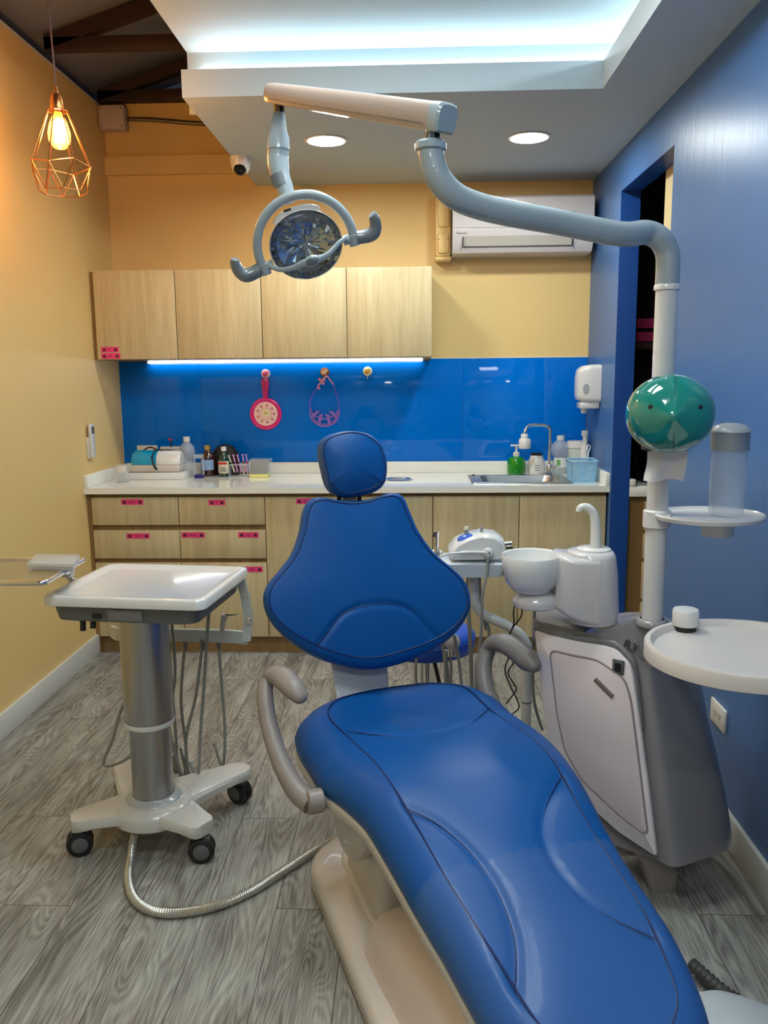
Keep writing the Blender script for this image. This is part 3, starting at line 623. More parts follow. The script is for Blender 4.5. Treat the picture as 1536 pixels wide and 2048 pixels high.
r = empty('bur_box', (-.825, 4.42, Z0), 'small clear box with yellow base and silver contents on the worktop', 'box')
MB().box(-.872, -.772, 4.375, 4.46, Z0, Z0+.02, bev=.003).build('base', mat('pale_yellow_plastic', (226, 220, 140), .35), r)
mb = MB(); mb.loft([[V((x, y, z)) for y, z in ((4.376, Z0+.021), (4.46, Z0+.021), (4.46, Z0+.088), (4.43, Z0+.09))] for x in (-.871, -.773)]); mb.build('silver_panel', mat('silver_foil', (170, 170, 168), .2, metal=.8), r, True, 20)
MB().box(-.874, -.762, 4.372, 4.466, Z0+.0205, Z0+.096, bev=.002).build('clear_lid', mat('clear_lid', (225, 232, 236), .08, alpha=.22), r)
# right side of the worktop
r, _ = bottle('hand_soap_bottle', .552, 4.50, [(0, 0), (.046, 0), (.049, .008), (.049, .07), (.040, .088), (.016, .096), (.016, .10)], mat('green_soap', (20, 130, 20), .12, coat=.6), 'green liquid soap bottle with white pump beside the sink', 'soap bottle', [(0, .096), (.018, .096), (.018, .115), (.006, .12), (.006, .148), (0, .15)], WHITE)
MB().box(.52, .575, 4.492, 4.508, Z0+.148, Z0+.158, bev=.003).build('pump_head', WHITE, r)
rb, lb = bottle('white_tub_bottle', .66, 4.50, [(0, 0), (.042, 0), (.044, .008), (.044, .065), (.034, .095), (.030, .10)], WHITE, 'white bottle with black lid between soap and tap', 'bottle', [(0, .10), (.0315, .10), (.0315, .112), (0, .113)], BLACK, (.015, .06, .0445, mat('label_white', (226, 226, 224), .6)))
inklines(.66, 4.4550, (.05, .036, .024), .03, lb)
rb, lb = bottle('distilled_water_bottle', .79, 4.52, [(0, 0), (.038, 0), (.040, .01), (.040, .08), (.037, .09), (.052, .115), (.052, .14), (.038, .165), (.020, .178), (.018, .185)], CLEAR2, 'clear plastic bottle with white cap and label behind the tap', 'bottle', [(0, .18), (.021, .18), (.021, .203), (0, .205)], WHITE, (.035, .085, .0405, mat('label_white2', (220, 224, 220), .5)))
MB().box(.765, .785, 4.4795, 4.481, Z0+.045, Z0+.075).build('green_print', mat('green_print', (120, 170, 90), .5), lb)
r, _ = bottle('clear_jar', .875, 4.50, [(0, 0), (.050, 0), (.053, .008), (.052, .13), (.048, .14)], mat('milky_jar', (206, 212, 204), .25, alpha=.75), 'milky round jar with wide white lid behind the blue basket', 'jar', [(0, .14), (.054, .14), (.055, .145), (.053, .176), (0, .178)], WHITE)
r = empty('spray_bottle', (.905, 4.44, Z0), 'white spray bottle in the right corner behind the blue basket', 'spray bottle')
MB().lathe([(0, 0), (.022, 0), (.024, .005), (.024, .13), (.013, .17), (.011, .18)], (.905, 4.44, Z0), n=24).build('body', WHITE, r)
MB().lathe([(0, .18), (.014, .18), (.013, .205), (0, .206)], (.905, 4.44, Z0), n=18).box(.885, .917, 4.431, 4.449, Z0+.205, Z0+.235, bev=.005).build('spray_head', WHITE, r)
r = empty('plastic_basket', (.84, 4.19, Z0), 'pale blue slotted plastic basket at the right end of the worktop', 'basket')
PB = mat('pale_blue_plastic', (140, 190, 222), .4)
mb = MB(); bx0, bx1, by0, by1, bz = .775, .905, 4.11, 4.26, Z0+.105
mb.box(bx0+.008, bx1-.008, by0+.008, by1-.008, Z0, Z0+.004)
for k in range(20):
    t = k/19
    for y in (by0, by1): x = bx0+(bx1-bx0)*t; xx = bx0+.008+(bx1-bx0-.016)*t; yy = y+(.008 if y == by0 else -.008); mb.tube([(xx, yy, Z0+.002), (x, y, bz)], .0017, 5)
    for x in (bx0, bx1): y = by0+(by1-by0)*t; yy = by0+.008+(by1-by0-.016)*t; xx = x+(.008 if x == bx0 else -.008); mb.tube([(xx, yy, Z0+.002), (x, y, bz)], .0017, 5)
for k in range(9):
    t = k/8; i = .008*(1-t); z = Z0+.003+(bz-Z0-.003)*t; mb.tube(rrect(bx0+i, bx1-i, by0+i, by1-i, .006, z, 2), .0016, 5, closed=True)
mb.build('mesh_body', PB, r)
MB().tube(rrect(bx0, bx1, by0, by1, .008, bz, 3), .0048, 8, closed=True).build('rim', PB, r)
MB().tube(cr([(.885, 4.27, bz), (.892, 4.28, bz+.03), (.90, 4.285, bz+.055), (.893, 4.285, bz+.066), (.884, 4.28, bz+.058), (.882, 4.275, bz+.04)], 5), .003, 8).build('hook', mat('pale_hook', (200, 214, 226), .4), r)

# ------------------------------------------------------------------ pendant lamp
px, py = -1.213, 3.0
r = empty('pendant_lamp', (px, py, 2.05), 'copper wire cage pendant lamp glowing in front of the yellow wall', 'pendant lamp')
MB().tube([(px-.012, py, 3.0), (px-.006, py, 2.6), (px, py, 2.36)], .0032, 8).build('cord', mat('brown_cord', (150, 110, 100), .6), r)
MB().lathe([(0, .075), (.006, .072), (.008, .05), (.018, .046), (.022, .03), (.023, 0), (.019, -.012), (0, -.012)], (px, py, 2.29), n=24).build('socket_cap', COPPER, r)
mb = MB(); T = [V((px+.033*math.cos(a), py+.033*math.sin(a), 2.285)) for a in [2*PI*k/8 for k in range(8)]]
M_ = [V((px+.103*math.cos(a), py+.103*math.sin(a), 2.10+(.014 if k % 2 else -.0))) for k, a in enumerate([2*PI*k/8 for k in range(8)])]
Bt = [V((px+.078*math.cos(a), py+.078*math.sin(a), 2.02)) for a in [2*PI*(k+.5)/8 for k in range(8)]]
W = .0022
for k in range(8):
    k2 = (k+1) % 8
    for a, b in ((T[k], T[k2]), (T[k], M_[k]), (M_[k], M_[k2]), (M_[k], Bt[k]), (M_[k2], Bt[k]), (Bt[k], Bt[k2])): mb.tube([a, b], W, 6)
mb.build('wire_cage', COPPER, r)
GLOW = emis('filament_glow', (1, .42, .08, 1), BULB_POWER)
MB().lathe([(0, -.075), (.02, -.07), (.036, -.045), (.038, -.022), (.030, .01), (.016, .04), (.014, .05)], (px, py, 2.235), n=28).build('bulb_glass', mat('amber_bulb', (255, 200, 110), .02, alpha=.18), r)
mb = MB()
for k in range(6):
    a = 2*PI*k/6; mb.tube([(px+.004*math.cos(a), py+.004*math.sin(a), 2.26), (px+.016*math.cos(a), py+.016*math.sin(a), 2.185), (px+.012*math.cos(a+.5), py+.012*math.sin(a+.5), 2.25)], .0032, 6)
mb.build('filament', GLOW, r)

# ------------------------------------------------------------------ rolling doctor's cart
CX, CY = -.785, 2.315
r = cart = empty('instrument_cart', (CX, CY, 0), 'white rolling instrument cart with grey column, tray top and four casters', 'cart')
def leg(mb, pts, z0=.085, z1=.135):
    mb.prism(pts, (0, 0, 1), z1-z0)
mb = MB()
def armshape(c, e, w0, w1, z0, z1, sag=0):
    c, e = V(c), V(e); d = (e-c).normalized(); q = V((-d.y, d.x)); L = (e-c).length; secs = []
    for t in (0, .25, .5, .75, .9, .97, 1.0):
        wv = (w0+(w1-w0)*min(1, t*1.3))*(1 if t < .9 else (.92 if t < .95 else (.75 if t < .99 else .45)))
        p = c+d*(L*t); za = z0+.012*math.sin(min(t, 1)*PI); zt = z1-.018*t; hh = zt-za
        s = []
        for (a, b) in ((-1, .15), (-.9, 0), (.9, 0), (1, .15), (1, .7), (.88, .95), (.6, 1), (-.6, 1), (-.88, .95), (-1, .7)):
            s.append(V((p.x+q.x*a*wv, p.y+q.y*a*wv, za+hh*b)))
        secs.append(s)
    mb.loft(secs)
ends = [(-1.005, 2.225), (-.60, 2.195), (-.555, 2.565), (-.98, 2.60)]
for e in ends: armshape((CX, CY), e, .098, .052, .085, .140)
mb.lathe([(0, .08), (.112, .08), (.124, .09), (.124, .118), (.116, .132), (.10, .139), (.088, .141), (0, .141)], (CX, CY, 0), n=40)
mb.build('base', mat('cart_base_white', (196, 194, 190), .22, coat=.5), r)
mb = MB().lathe([(.070, .139), (.082, .141), (.078, .146), (.066, .149), (.061, .155)], (CX, CY, 0), n=36); mb.build('base_collar', LGREY, r)
MB().lathe([(.060, .142), (.060, .42)], (CX, CY, 0), n=40).build('lower_column', ALU, r)
MB().lathe([(.060, .375), (.072, .375), (.074, .385), (.072, .39)], (CX, CY, 0), n=40).build('column_ring', WHITE, r)
MB().lathe([(.071, .385), (.071, .735)], (CX, CY, 0), n=48).build('upper_column', ALU, r)
CW = mat('caster_grey', (96, 98, 102), .4)
for i, ((x, y), a) in enumerate(zip(ends, (.35, .15, -.6, .5))):
    x += (CX-x)*.09; y += (CY-y)*.09
    R = Matrix.Translation((x, y, 0)) @ Matrix.Rotation(a, 4, 'Z')
    mb = MB()
    for sx in (-1, 1):
        mb.lathe([(0, .002), (.012, .004), (.030, .004), (.037, 0), (.0385, -.008), (.037, -.017), (0, -.017)], R @ V((.0, sx*.021, .0385)), R.to_3x3() @ V((0, sx, 0)), 28)
    w_ = mb.build('caster', BLACK, r)
    mb = MB()
    for sx in (-1, 1): mb.lathe([(0, .0055), (.022, .0045), (.025, .002)], R @ V((.0, sx*.0215, .0385)), R.to_3x3() @ V((0, sx, 0)), 24)
    mb.tube([R @ V((.0, 0, .05)), R @ V((0, 0, .092))], .011, 12)
    mb.add([R @ V(q) for q in ((-.03, -.014, .045), (.03, -.014, .045), (.02, -.014, .078), (-.02, -.014, .078), (-.03, .014, .045), (.03, .014, .045), (.02, .014, .078), (-.02, .014, .078))], [(0, 1, 2, 3), (7, 6, 5, 4), (0, 4, 5, 1), (2, 6, 7, 3), (0, 3, 7, 4), (1, 5, 6, 2)])
    mb.build('wheel_cover', CW, w_)
# tray top (slightly rotated)
TA = math.atan2(2.06-2.18, -.52+1.0)*.45
TM = Matrix.Translation((-.765, 2.345, .80)) @ Matrix.Rotation(TA, 4, 'Z')
TX, TY = .232, .205
def tr(x0, x1, y0, y1, rad, z): return [TM @ q for q in rrect(x0, x1, y0, y1, rad, z)]
mb = MB()
secs = [tr(-TX+.012, TX-.012, -TY+.012, TY-.012, .03, -.032), tr(-TX, TX, -TY, TY, .03, -.026), tr(-TX, TX, -TY, TY, .03, -.004), tr(-TX+.004, TX-.004, -TY+.004, TY-.004, .028, .001), tr(-TX+.018, TX-.018, -TY+.018, TY-.018, .03, .002), tr(-TX+.030, TX-.030, -TY+.03, TY-.03, .03, -.008), tr(-TX+.04, TX-.04, -TY+.04, TY-.04, .03, -.010)]
mb.loft(secs); mb.build('tray_top', mat('tray_white', (216, 214, 212), .14, coat=.6), r, True, 50)
mb = MB(); secs = [tr(-TX+.05, TX-.05, -TY+.04, TY-.06, .03, -.078), tr(-TX+.03, TX-.03, -TY+.02, TY-.03, .03, -.07), tr(-TX+.022, TX-.02, -TY+.014, TY-.02, .03, -.033)]
mb.loft(secs); body = mb.build('instrument_housing', DGREY, r)
mb = MB()
for x in (-.135, -.105): mb.tube([TM @ V((x, -TY+.045, -.075)), TM @ V((x, -TY+.042, -.098-(.008 if x < -.12 else 0)))], .008, 12)
mb.build('air_knob', BLACK, body)
MB().box(-.09, -.065, -TY+.012, -TY+.02, -.060, -.048, M=TM).build('connector_port', BLACK, body, False)
MB().box(-.045, .055, -TY+.011, -TY+.02, -.066, -.035, bev=.001, M=TM).build('name_plate', mat('plate_grey', (112, 114, 114), .4), body)
# bracket + handpiece bar at the back
GB = mat('pale_bracket', (186, 194, 196), .35, coat=.3)
bx = [at(u, v, y=yy) for u, v, yy in ((478, 1150, 2.50), (490, 1190, 2.52), (497, 1235, 2.54), (493, 1282, 2.54))]
mb = MB()
def flatbar(mb, pts, wid, th, wd):
    """flat bar following pts; width direction wd"""
    pts = [V(p) for p in pts]; wd = V(wd).normalized(); secs = []
    for i, p in enumerate(pts):
        t = (pts[min(i+1, len(pts)-1)]-pts[max(i-1, 0)]).normalized(); n = t.cross(wd).normalized()
        secs.append([p+wd*wid/2+n*th/2, p-wd*wid/2+n*th/2, p-wd*wid/2-n*th/2, p+wd*wid/2-n*th/2])
    mb.loft(secs)
flatbar(mb, [TM @ V((TX-.06, .05, -.05)), TM @ V((TX-.02, .16, -.04)), bx[0], bx[1], bx[2], bx[3]], .028, .012, (1, 0, 0.1))
mb.build('bracket_arm', GB, r)
mb = MB()
for p in (bx[1], bx[2]): mb.lathe([(0, .003), (.005, .002)], p+V((0, -.007, 0)), (0, -1, 0), 10)
mb.lathe([(0, .006), (.010, .005), (.012, 0)], bx[2]+V((0, -.006, -.01)), (0, -1, 0), 16); mb.build('joint_screw', CHROME, r)
pts = [at(225, 1262, y=2.64), at(235, 1268, y=2.58), at(262, 1268, y=2.56), at(360, 1270, y=2.56), at(450, 1272, y=2.56), at(480, 1274, y=2.555), at(492, 1277, y=2.54)]
mb = MB(); flatbar(mb, cr(pts, 5), .040, .014, (0, 0, 1)); flatbar(mb, [p+V((0, .012, -.014)) for p in pts], .026, .008, (0, 1, 0)); bar = mb.build('handpiece_bar', GB, r)
tube_end = []
Hs = [((337, 1285), (346, 1400), (353, 1500), (352, 1545), 2.56), ((343, 1240), (350, 1350), (338, 1450), (362, 1550), 2.50), ((370, 1285), (362, 1400), (372, 1500), (366, 1558), 2.58), ((405, 1285), (392, 1390), (372, 1480), (378, 1560), 2.56), ((418, 1215), (408, 1370), (400, 1480), (396, 1550), 2.46), ((437, 1285), (444, 1380), (450, 1470), (445, 1532), 2.60)]
for i, (a, b, c, d, y) in enumerate(Hs):
    P = [at(*a, y=y), at(*b, y=y), at(*c, y=y+.01), at(*d, y=y+.02)]
    e = P[-1].copy(); e.z = min(e.z, .17); P.append(V((e.x-.03, e.y+.02, .16)))
    MB().tube(cr(P, 8), .0052, 10).build('hose', HOSE, r)
    if i in (0, 2, 3, 5):
        q = P[0]; MB().tube([q+V((0, 0, .012)), q+V((0, 0, -.022))], [.010, .006], 12).build('hose_boot', mat('boot_grey', (110, 112, 110), .5), r)
P = [at(242, 1420, y=2.42), at(225, 1480, y=2.44), at(208, 1520, y=2.46), at(213, 1532, y=2.46), at(240, 1525, y=2.44), at(262, 1512, y=2.40)]
MB().tube(cr([P[0]+V((.06, 0, .1))]+P, 6), .0052, 10).build('hose', HOSE, r)
p = at(446, 1250, y=2.55)
t_ = empty('air_water_syringe', p, 'small grey and silver three way syringe hanging on the white cart bar', 'dental syringe')
MB().tube([p+V((-.004, 0, -.02)), p+V((0, 0, .01)), p+V((.003, 0, .022)), p+V((.008, 0, .034))], [.007, .009, .010, .011], 12).build('handle', LGREY, t_)
MB().tube(cr([p+V((.006, 0, .034)), p+V((.03, -.003, .033)), p+V((.05, -.004, .036))], 4), .0028, 8).build('nozzle', CHROME, t_)
# steel frame tray on the left
r = empty('steel_frame_tray', (-1.15, 2.30, .86), 'chrome framed glass tray at the left edge of the picture', 'tray')
zt = .862; fr = [at(168, 1119, z=zt), at(88, 1166, z=zt), at(-60, 1166, z=zt), at(-150, 1155, z=zt), at(-60, 1122, z=zt), at(40, 1119, z=zt)]
def roundc(P, rad, k=5):
    out = []
    for i, p in enumerate(P):
        a = (P[i-1]-p).normalized(); b = (P[(i+1) % len(P)]-p).normalized()
        for j in range(k+1):
            t = j/k; out.append((p+a*rad)*(1-t)**2+p*2*t*(1-t)+(p+b*rad)*t*t)
    return out
fr2 = roundc(fr, .015)
MB().tube(fr2, .0075, 10, closed=True).build('frame', mat('polished_frame', (225, 225, 228), .2, metal=1), r)
ip = [p+(sum(fr2, V())/len(fr2)-p)*.02 for p in fr2]; MB().prism(ip, (0, 0, 1), .003).build('pane', mat('tray_glass', (150, 130, 100), .12, alpha=.45), r)
MB().tube([at(135, 1142, z=zt), at(139, 1158, y=2.42), V((-.98, 2.43, .758))], .009, 12).tube([V((-.98, 2.43, .758)), V((-.92, 2.42, .752))], .010, 12).box(-.985, -.955, 2.235, 2.265, .835, .87, bev=.004).build('bracket', STEEL, r)
cb = [at(55, 1140, z=.868), at(150, 1142, z=.868), at(160, 1122, z=.868), at(72, 1121, z=.868)]
r = empty('clear_case', (-1.05, 2.4, .866), 'small clear plastic case lying on the chrome framed tray', 'case')
MB().prism(cb, (0, 0, 1), .02, bev=.003).build('shell', CLEAR2, r)
ic = [p+(sum(cb, V())/4-p)*.12 for p in cb]; MB().prism([p+V((0, 0, .002)) for p in ic], (0, 0, 1), .008).build('contents', mat('bur_tips', (170, 162, 150), .4), r)
# flexible steel conduit
P = [at(276, 1640, y=2.21), at(270, 1668, y=2.16)]+[at(u, v, z=.014) for u, v in ((262, 1715), (257, 1760), (275, 1805), (330, 1826), (420, 1815), (500, 1783), (575, 1736), (640, 1695), (700, 1670))]
P[0] = at(277, 1642, z=.085); P[1] = at(268, 1674, z=.045)
CP = cr(P, 40); ln = [0]
for a, b in zip(CP, CP[1:]): ln.append(ln[-1]+(b-a).length)
NQ = int(ln[-1]/.0032); CQ = []; j = 0
for i in range(NQ):
    d_ = ln[-1]*i/NQ
    while ln[j+1] < d_: j += 1
    CQ.append(CP[j].lerp(CP[j+1], (d_-ln[j])/max(1e-9, ln[j+1]-ln[j])))
CP = CQ; rad = [.0118+.0014*(i % 2) for i in range(len(CP))]
tag(MB().tube(CP, rad, 14).build('flexible_conduit', mat('conduit_steel', (200, 198, 192), .30, metal=.85)), 'ribbed silver flexible conduit curling over the floor from cart to chair', 'conduit')

# ------------------------------------------------------------------ dental chair
AG = math.radians(20); F = V((math.sin(AG), -math.cos(AG), 0)); R_ = V((math.cos(AG), math.sin(AG), 0)); O = V((-.13, 2.25, 0)); Zv = V((0, 0, 1))
def W3(s, w_, z): return O+F*s+R_*w_+Zv*z
def lerp(x, xs, ys):
    if x <= xs[0]: return ys[0]
    for a, b, c, d in zip(xs, xs[1:], ys, ys[1:]):
        if x <= b:
            t = (x-a)/(b-a); t = t*t*(3-2*t) if 0 else t; return c+(d-c)*t
    return ys[-1]
def zp(s):
    f_ = lambda q: lerp(q, [0, .15, .3, .5, .8, 1.3], [.50, .498, .503, .52, .455, .33])
    return sum(f_(s+d) for d in (-.08, -.04, 0, .04, .08))/5
def on_seat(u, v):
    z = .48
    for _ in range(30): p = at(u, v, z=z); s = (p-O).dot(F); z = .5*z+.5*zp(s)
    return V((s, (p-O).dot(R_)))
chair = empty('dental_chair', O+F*.5, 'blue upholstered dental chair with white base and taupe armrests', 'dental chair')
seam = [(-.01, .12), (.0, .2), (.06, .272), (.24, .27), (.5, .276), (.6, .27), (.77, .243), (.9, .234), (1.0, .226), (1.11, .196), (1.16, .165), (1.20, .10), (1.205, .04), (1.18, -.03), (1.12, -.063), (1.01, -.077), (.9, -.09), (.8, -.10), (.66, -.107), (.51, -.118), (.29, -.135), (.12, -.148), (.03, -.10), (-.005, 0)]
N = 220
S2 = resample(cr([V((a, b, 0)) for a, b in seam], 8, True), N)
lines = [[on_seat(*q) for q in L_] for L_ in (
    [(812, 1612), (870, 1640), (930, 1690), (975, 1745), (1005, 1800), (1028, 1870), (1032, 1930), (1028, 1985)],
    [(1122, 1550), (1100, 1590), (1085, 1640), (1090, 1690), (1115, 1740), (1165, 1795), (1230, 1835), (1310, 1872)],
    [(975, 1418), (940, 1450), (885, 1470), (830, 1477), (760, 1472), (695, 1462)])]
lines = [[V((q.x, q.y, 0)) for q in cr([V((p.x, p.y, 0)) for p in L_], 6)] for L_ in lines]
def ztop(s, w_, t):
    z = zp(s)
    z += .010*(1-t*t)                                         # crown
    z -= .020*math.exp(-((s-.13)/.11)**2-((w_-.07)/.17)**2)   # hollow at the hips
    p = V((s, w_, 0))
    for k, L_ in enumerate(lines):
        d = dist_poly(p, L_)
        z -= (.006 if k < 2 else .004)*math.exp(-(d/.010)**2)
        if k < 2: z -= .006*math.exp(-(d/.045)**2)
    return z
cen = [V((.2+.75*min(1, max(0, (p.x-.15)/.9)), .07, 0)) for p in S2]
mb = MB(); RN = 26; ringsv = []
for i in range(RN+1):
    t = i/RN
    ringsv.append([W3(q.x, q.y, ztop(q.x, q.y, t)) for q in [c_.lerp(p, t) for c_, p in zip(cen, S2)]])
# side rings
nrm = []
for i in range(N):
    d = (S2[(i+1) % N]-S2[i-1]).normalized(); q = V((d.y, -d.x, 0)); c0 = V((.55, .07, 0))
    if q.dot(S2[i]-V((S2[i].x if .1 < S2[i].x < 1.1 else .55, .07, 0))) < 0: q = -q
    nrm.append(q)
for _ in range(6): nrm = [(nrm[i-1]+nrm[i]+nrm[(i+1) % N]).normalized() for i in range(N)]
def offd(p):
    side = lerp(p.x, [-.02, .1, .35, .55, .9, 1.25], [.03, .09, .10, .066, .052, .06]); return side
for k, (fr_, dz) in enumerate(((.10, -.0035), (.35, -.008), (.65, -.022), (.88, -.045), (1.0, -.075), (.97, -.100), (.80, -.120), (.45, -.130))):
    ringsv.append([W3((p+n_*offd(p)*fr_).x, (p+n_*offd(p)*fr_).y, zp(p.x)+dz*lerp(p.x, [0, .3, .8], [.75, 1, .85])) for p, n_ in zip(S2, nrm)])
vs = [p for g in ringsv for p in g]; fs = []
for i in range(len(ringsv)-1):
    for k in range(N): fs.append((i*N+k, i*N+(k+1) % N, (i+1)*N+(k+1) % N, (i+1)*N+k))
fs.append(tuple((len(ringsv)-1)*N+k for k in range(N)))
seat = mb.add(vs, fs).build('seat_cushion', BLUEV, chair, True, 70)
# merge centre line duplicates harmlessly
mb = MB().tube([W3(p.x, p.y, zp(p.x)-.0004) for p in S2], .0018, 6, closed=True)
for L_ in lines: mb.tube([W3(q.x, q.y, ztop(q.x, q.y, .6)+.0004) for q in L_], .0013, 5, caps=True)
mb.build('stitched_seam', SEAMB, seat)
# clear film cover over the foot end
cvs = []; cfs = []; cidx = {}
def cvert(i, k):
    if (i, k) not in cidx:
        cidx[(i, k)] = len(cvs); p = ringsv[i][k]; c0_ = W3(.9, .07, .3); cvs.append(p+(p-c0_).normalized()*.0035)
    return cidx[(i, k)]
for i in range(0, RN+6):
    for k in range(N):
        q4 = [(i, k), (i, (k+1) % N), (i+1, (k+1) % N), (i+1, k)]
        if all((ringsv[a][b]-O).dot(F) > .80 for a, b in q4): cfs.append([cvert(a, b) for a, b in q4])
link('clear_cover', cvs, cfs, mat('clear_film', (210, 225, 235), .07, alpha=.035, spec=.8), seat, True, 70)
BODY = mat('chair_body_plastic', (222, 204, 196), .28, coat=.5)
BODY2 = mat('chair_frame_plastic', (190, 184, 178), .32, coat=.4)
# under frame: shallow shell below the cushion
mb = MB(); secs = []
for dz, fr_, sh in ((-.100, .90, 0), (-.112, 1.0, 0), (-.135, .96, 0), (-.165, .6, .03), (-.185, .3, .25)):
    secs.append([(lambda q: q.lerp(W3(.55, .07, q.z), sh))(W3((p+n_*offd(p)*fr_).x, (p+n_*offd(p)*fr_).y, zp(p.x)+dz*lerp(p.x, [0, .3, .8], [.78, 1, .85]))) for p, n_ in zip(S2, nrm)])
mb.loft(secs); mb.build('seat_frame', BODY2, chair, True, 60)
# base foot plate
mb = MB()
def bo(hw, s0, s1, rad, z, c=.05): return [W3(q.x, q.y+c, z) for q in rrect(s0, s1, -hw, hw, rad, 0, 10)]
C0 = .045
mb.loft([bo(.240, -.02, 1.15, .16, .001, C0), bo(.25, -.03, 1.16, .16, .012, C0), bo(.248, -.028, 1.155, .16, .055, C0), bo(.235, -.01, 1.14, .15, .072, C0), bo(.205, .02, 1.10, .14, .078, C0)])
base = mb.build('base', mat('base_white', (222, 212, 206), .22, coat=.6), chair, True, 60)
mb = MB(); mb.loft([bo(.16, .03, .50, .12, .078, C0-.01), bo(.155, .04, .50, .12, .090, C0-.01), bo(.13, .06, .48, .10, .095, C0-.01)]); mb.build('base_inlay', mat('inlay_white', (222, 216, 214), .2, coat=.6), base)
# rising cover at the front of the base
mb = MB(); secs = []
for s, hw, z in ((.485, .185, .10), (.492, .195, .172), (.52, .197, .19), (.6, .195, .215), (.8, .185, .25), (1.0, .17, .235), (1.12, .15, .18), (1.16, .12, .08)):
    secs.append([W3(s, C0+a*hw, .07+(z-.07)*b) for a, b in ((-1.1, 0), (-1.04, .3), (-.98, .65), (-.85, .9), (-.6, 1), (0, 1.04), (.6, 1), (.85, .9), (.98, .65), (1.04, .3), (1.1, 0))])
mb.loft(secs); mb.build('base_cover', BODY, chair, True, 50)
# lift column between base and seat
mb = MB(); mb.loft([[W3(s0+(s1-s0)*t_+q.x, C0+q.y, z) for q in rrect(-.17, .17, -.158, .158, .03, 0)] for t_, z, s0, s1 in ((0, .075, .31, .24), (.5, .2, .31, .24), (1, .36, .31, .24))]); mb.build('lift_housing', BODY2, chair, True, 50)
# hinge side covers
for sgn in (-1, 1):
    mb = MB(); out = [(.12, .395), (.22, .375), (.36, .365), (.46, .375), (.47, .33), (.42, .27), (.35, .215), (.27, .20), (.20, .235), (.15, .30)]
    out = cr([V((a, b, 0)) for a, b in out], 5, True)
    y0 = C0+sgn*.155; mb.prism([W3(q.x, y0, q.y) for q in out], R_*sgn, .05, bev=.015); mb.build('hinge_cover', BODY2, chair, True, 50)
# back support between seat and backrest
mb = MB(); mb.loft([[W3(s, .0+q.x, z+q.y) for q in rrect(-hw, hw, -.012, .012, .01, 0, 3)] for s, hw, z in ((.05, .09, .385), (-.02, .085, .42), (-.06, .08, .47), (-.09, .085, .56), (-.12, .09, .66))]); mb.build('back_bracket', mat('bracket_pale', (196, 200, 210), .3, coat=.4), chair, True, 60)
# backrest cushion
LEAN = math.radians(16); U = (Zv*math.cos(LEAN)-F*math.sin(LEAN)).normalized(); NB = R_.cross(U); NB = NB if NB.dot(F) > 0 else -NB
def pillow(name, sil, inset, P0, Uv, Nv, thick, bulge, lines_px=(), m=BLUEV, n=180, parent=chair, mid=.45, shrink=.06, dish=None):
    PL = (P0, Nv); PM = (P0-Nv*thick*mid, Nv)
    sil = resample(cr([V((a, b, 0)) for a, b in sil], 6, True), n)
    cpx = sum(sil, V())/n
    inn = [V(inset(q, cpx)) for q in sil]
    A = [at(q.x, q.y, plane=PL) for q in inn]; B = [at(q.x, q.y, plane=PM) for q in sil]
    C = sum(A, V())/n; CB = sum(B, V())/n
    L3 = [[at(*q, plane=PL) for q in cr([V((a, b, 0)) for a, b in L_], 5)] if 0 else [at(q.x, q.y, plane=PL) for q in cr([V((a, b, 0)) for a, b in L_], 5)] for L_ in lines_px]
    rings = []; RNn = 24
    def hgt(p, t):
        h_ = bulge*(1-t**2.2)
        for L_ in L3: d = dist_poly(p, L_); h_ -= .005*math.exp(-(d/.008)**2)
        if dish: h_ += dish(p)
        return h_
    for i in range(RNn+1):
        t = i/RNn; rings.append([(lambda q: q+Nv*hgt(q, t))(C.lerp(a, t)) for a in A])
    for k in range(1, 6):
        a_ = k/5*PI/2; rings.append([pa.lerp(pb, math.sin(a_))+(Nv*0) + Nv*((1-math.sin(a_))*0) if 0 else pa+(pb-pa-Nv*(pb-pa).dot(Nv))*math.sin(a_)+Nv*((pb-pa).dot(Nv))*(1-math.cos(a_)) for pa, pb in zip(A, B)])
    Nd = thick*(1-mid)
    for f_, e in ((.5, .015), (.85, shrink*.7), (1, shrink*2.2)): rings.append([p+(CB-p)*e-Nv*Nd*f_ for p in B])
    vs = [p for g in rings for p in g]; fs = []
    for i in range(len(rings)-1):
        for k in range(n): fs.append((i*n+k, i*n+(k+1) % n, (i+1)*n+(k+1) % n, (i+1)*n+k))
    fs.append(tuple((len(rings)-1)*n+k for k in range(n)))
    o = MB().add(vs, fs).build(name, m, parent, True, 75)
    mb = MB().tube([p+Nv*.0006 for p in A], .0018, 6, closed=True)
    for L_ in L3: mb.tube([p+Nv*(hgt(p, min(1, (p-C).length/.25))+.0004) for p in L_], .0012, 5)
    mb.build('stitched_seam', SEAMB, o)
    return o, C, A, B
silB = [(612, 1006), (625, 997), (645, 996), (675, 1001), (705, 1003), (738, 999), (770, 989), (792, 988), (806, 998), (816, 1022), (836, 1066), (865, 1106), (900, 1136), (924, 1160), (936, 1190), (936, 1218), (920, 1252), (890, 1284), (845, 1311), (790, 1331), (735, 1340), (680, 1332), (630, 1315), (585, 1288), (550, 1256), (531, 1225), (526, 1195), (535, 1168), (560, 1138), (583, 1105), (598, 1060), (603, 1028)]
def insB(q, c):
    lx = max(0, (c.x-q.x)/200); ly = (q.y-c.y)/170
    dx = 13*min(1, lx*1.6); dx2 = -3 if q.x > c.x+60 else 0
    dy = -24*max(0, min(1, (ly-.25)*1.5)) if ly > 0 else (4 if ly < -.6 else 0)
    return (q.x+dx+dx2, q.y+dy, 0)
P0 = at(735, 1316, y=2.235)
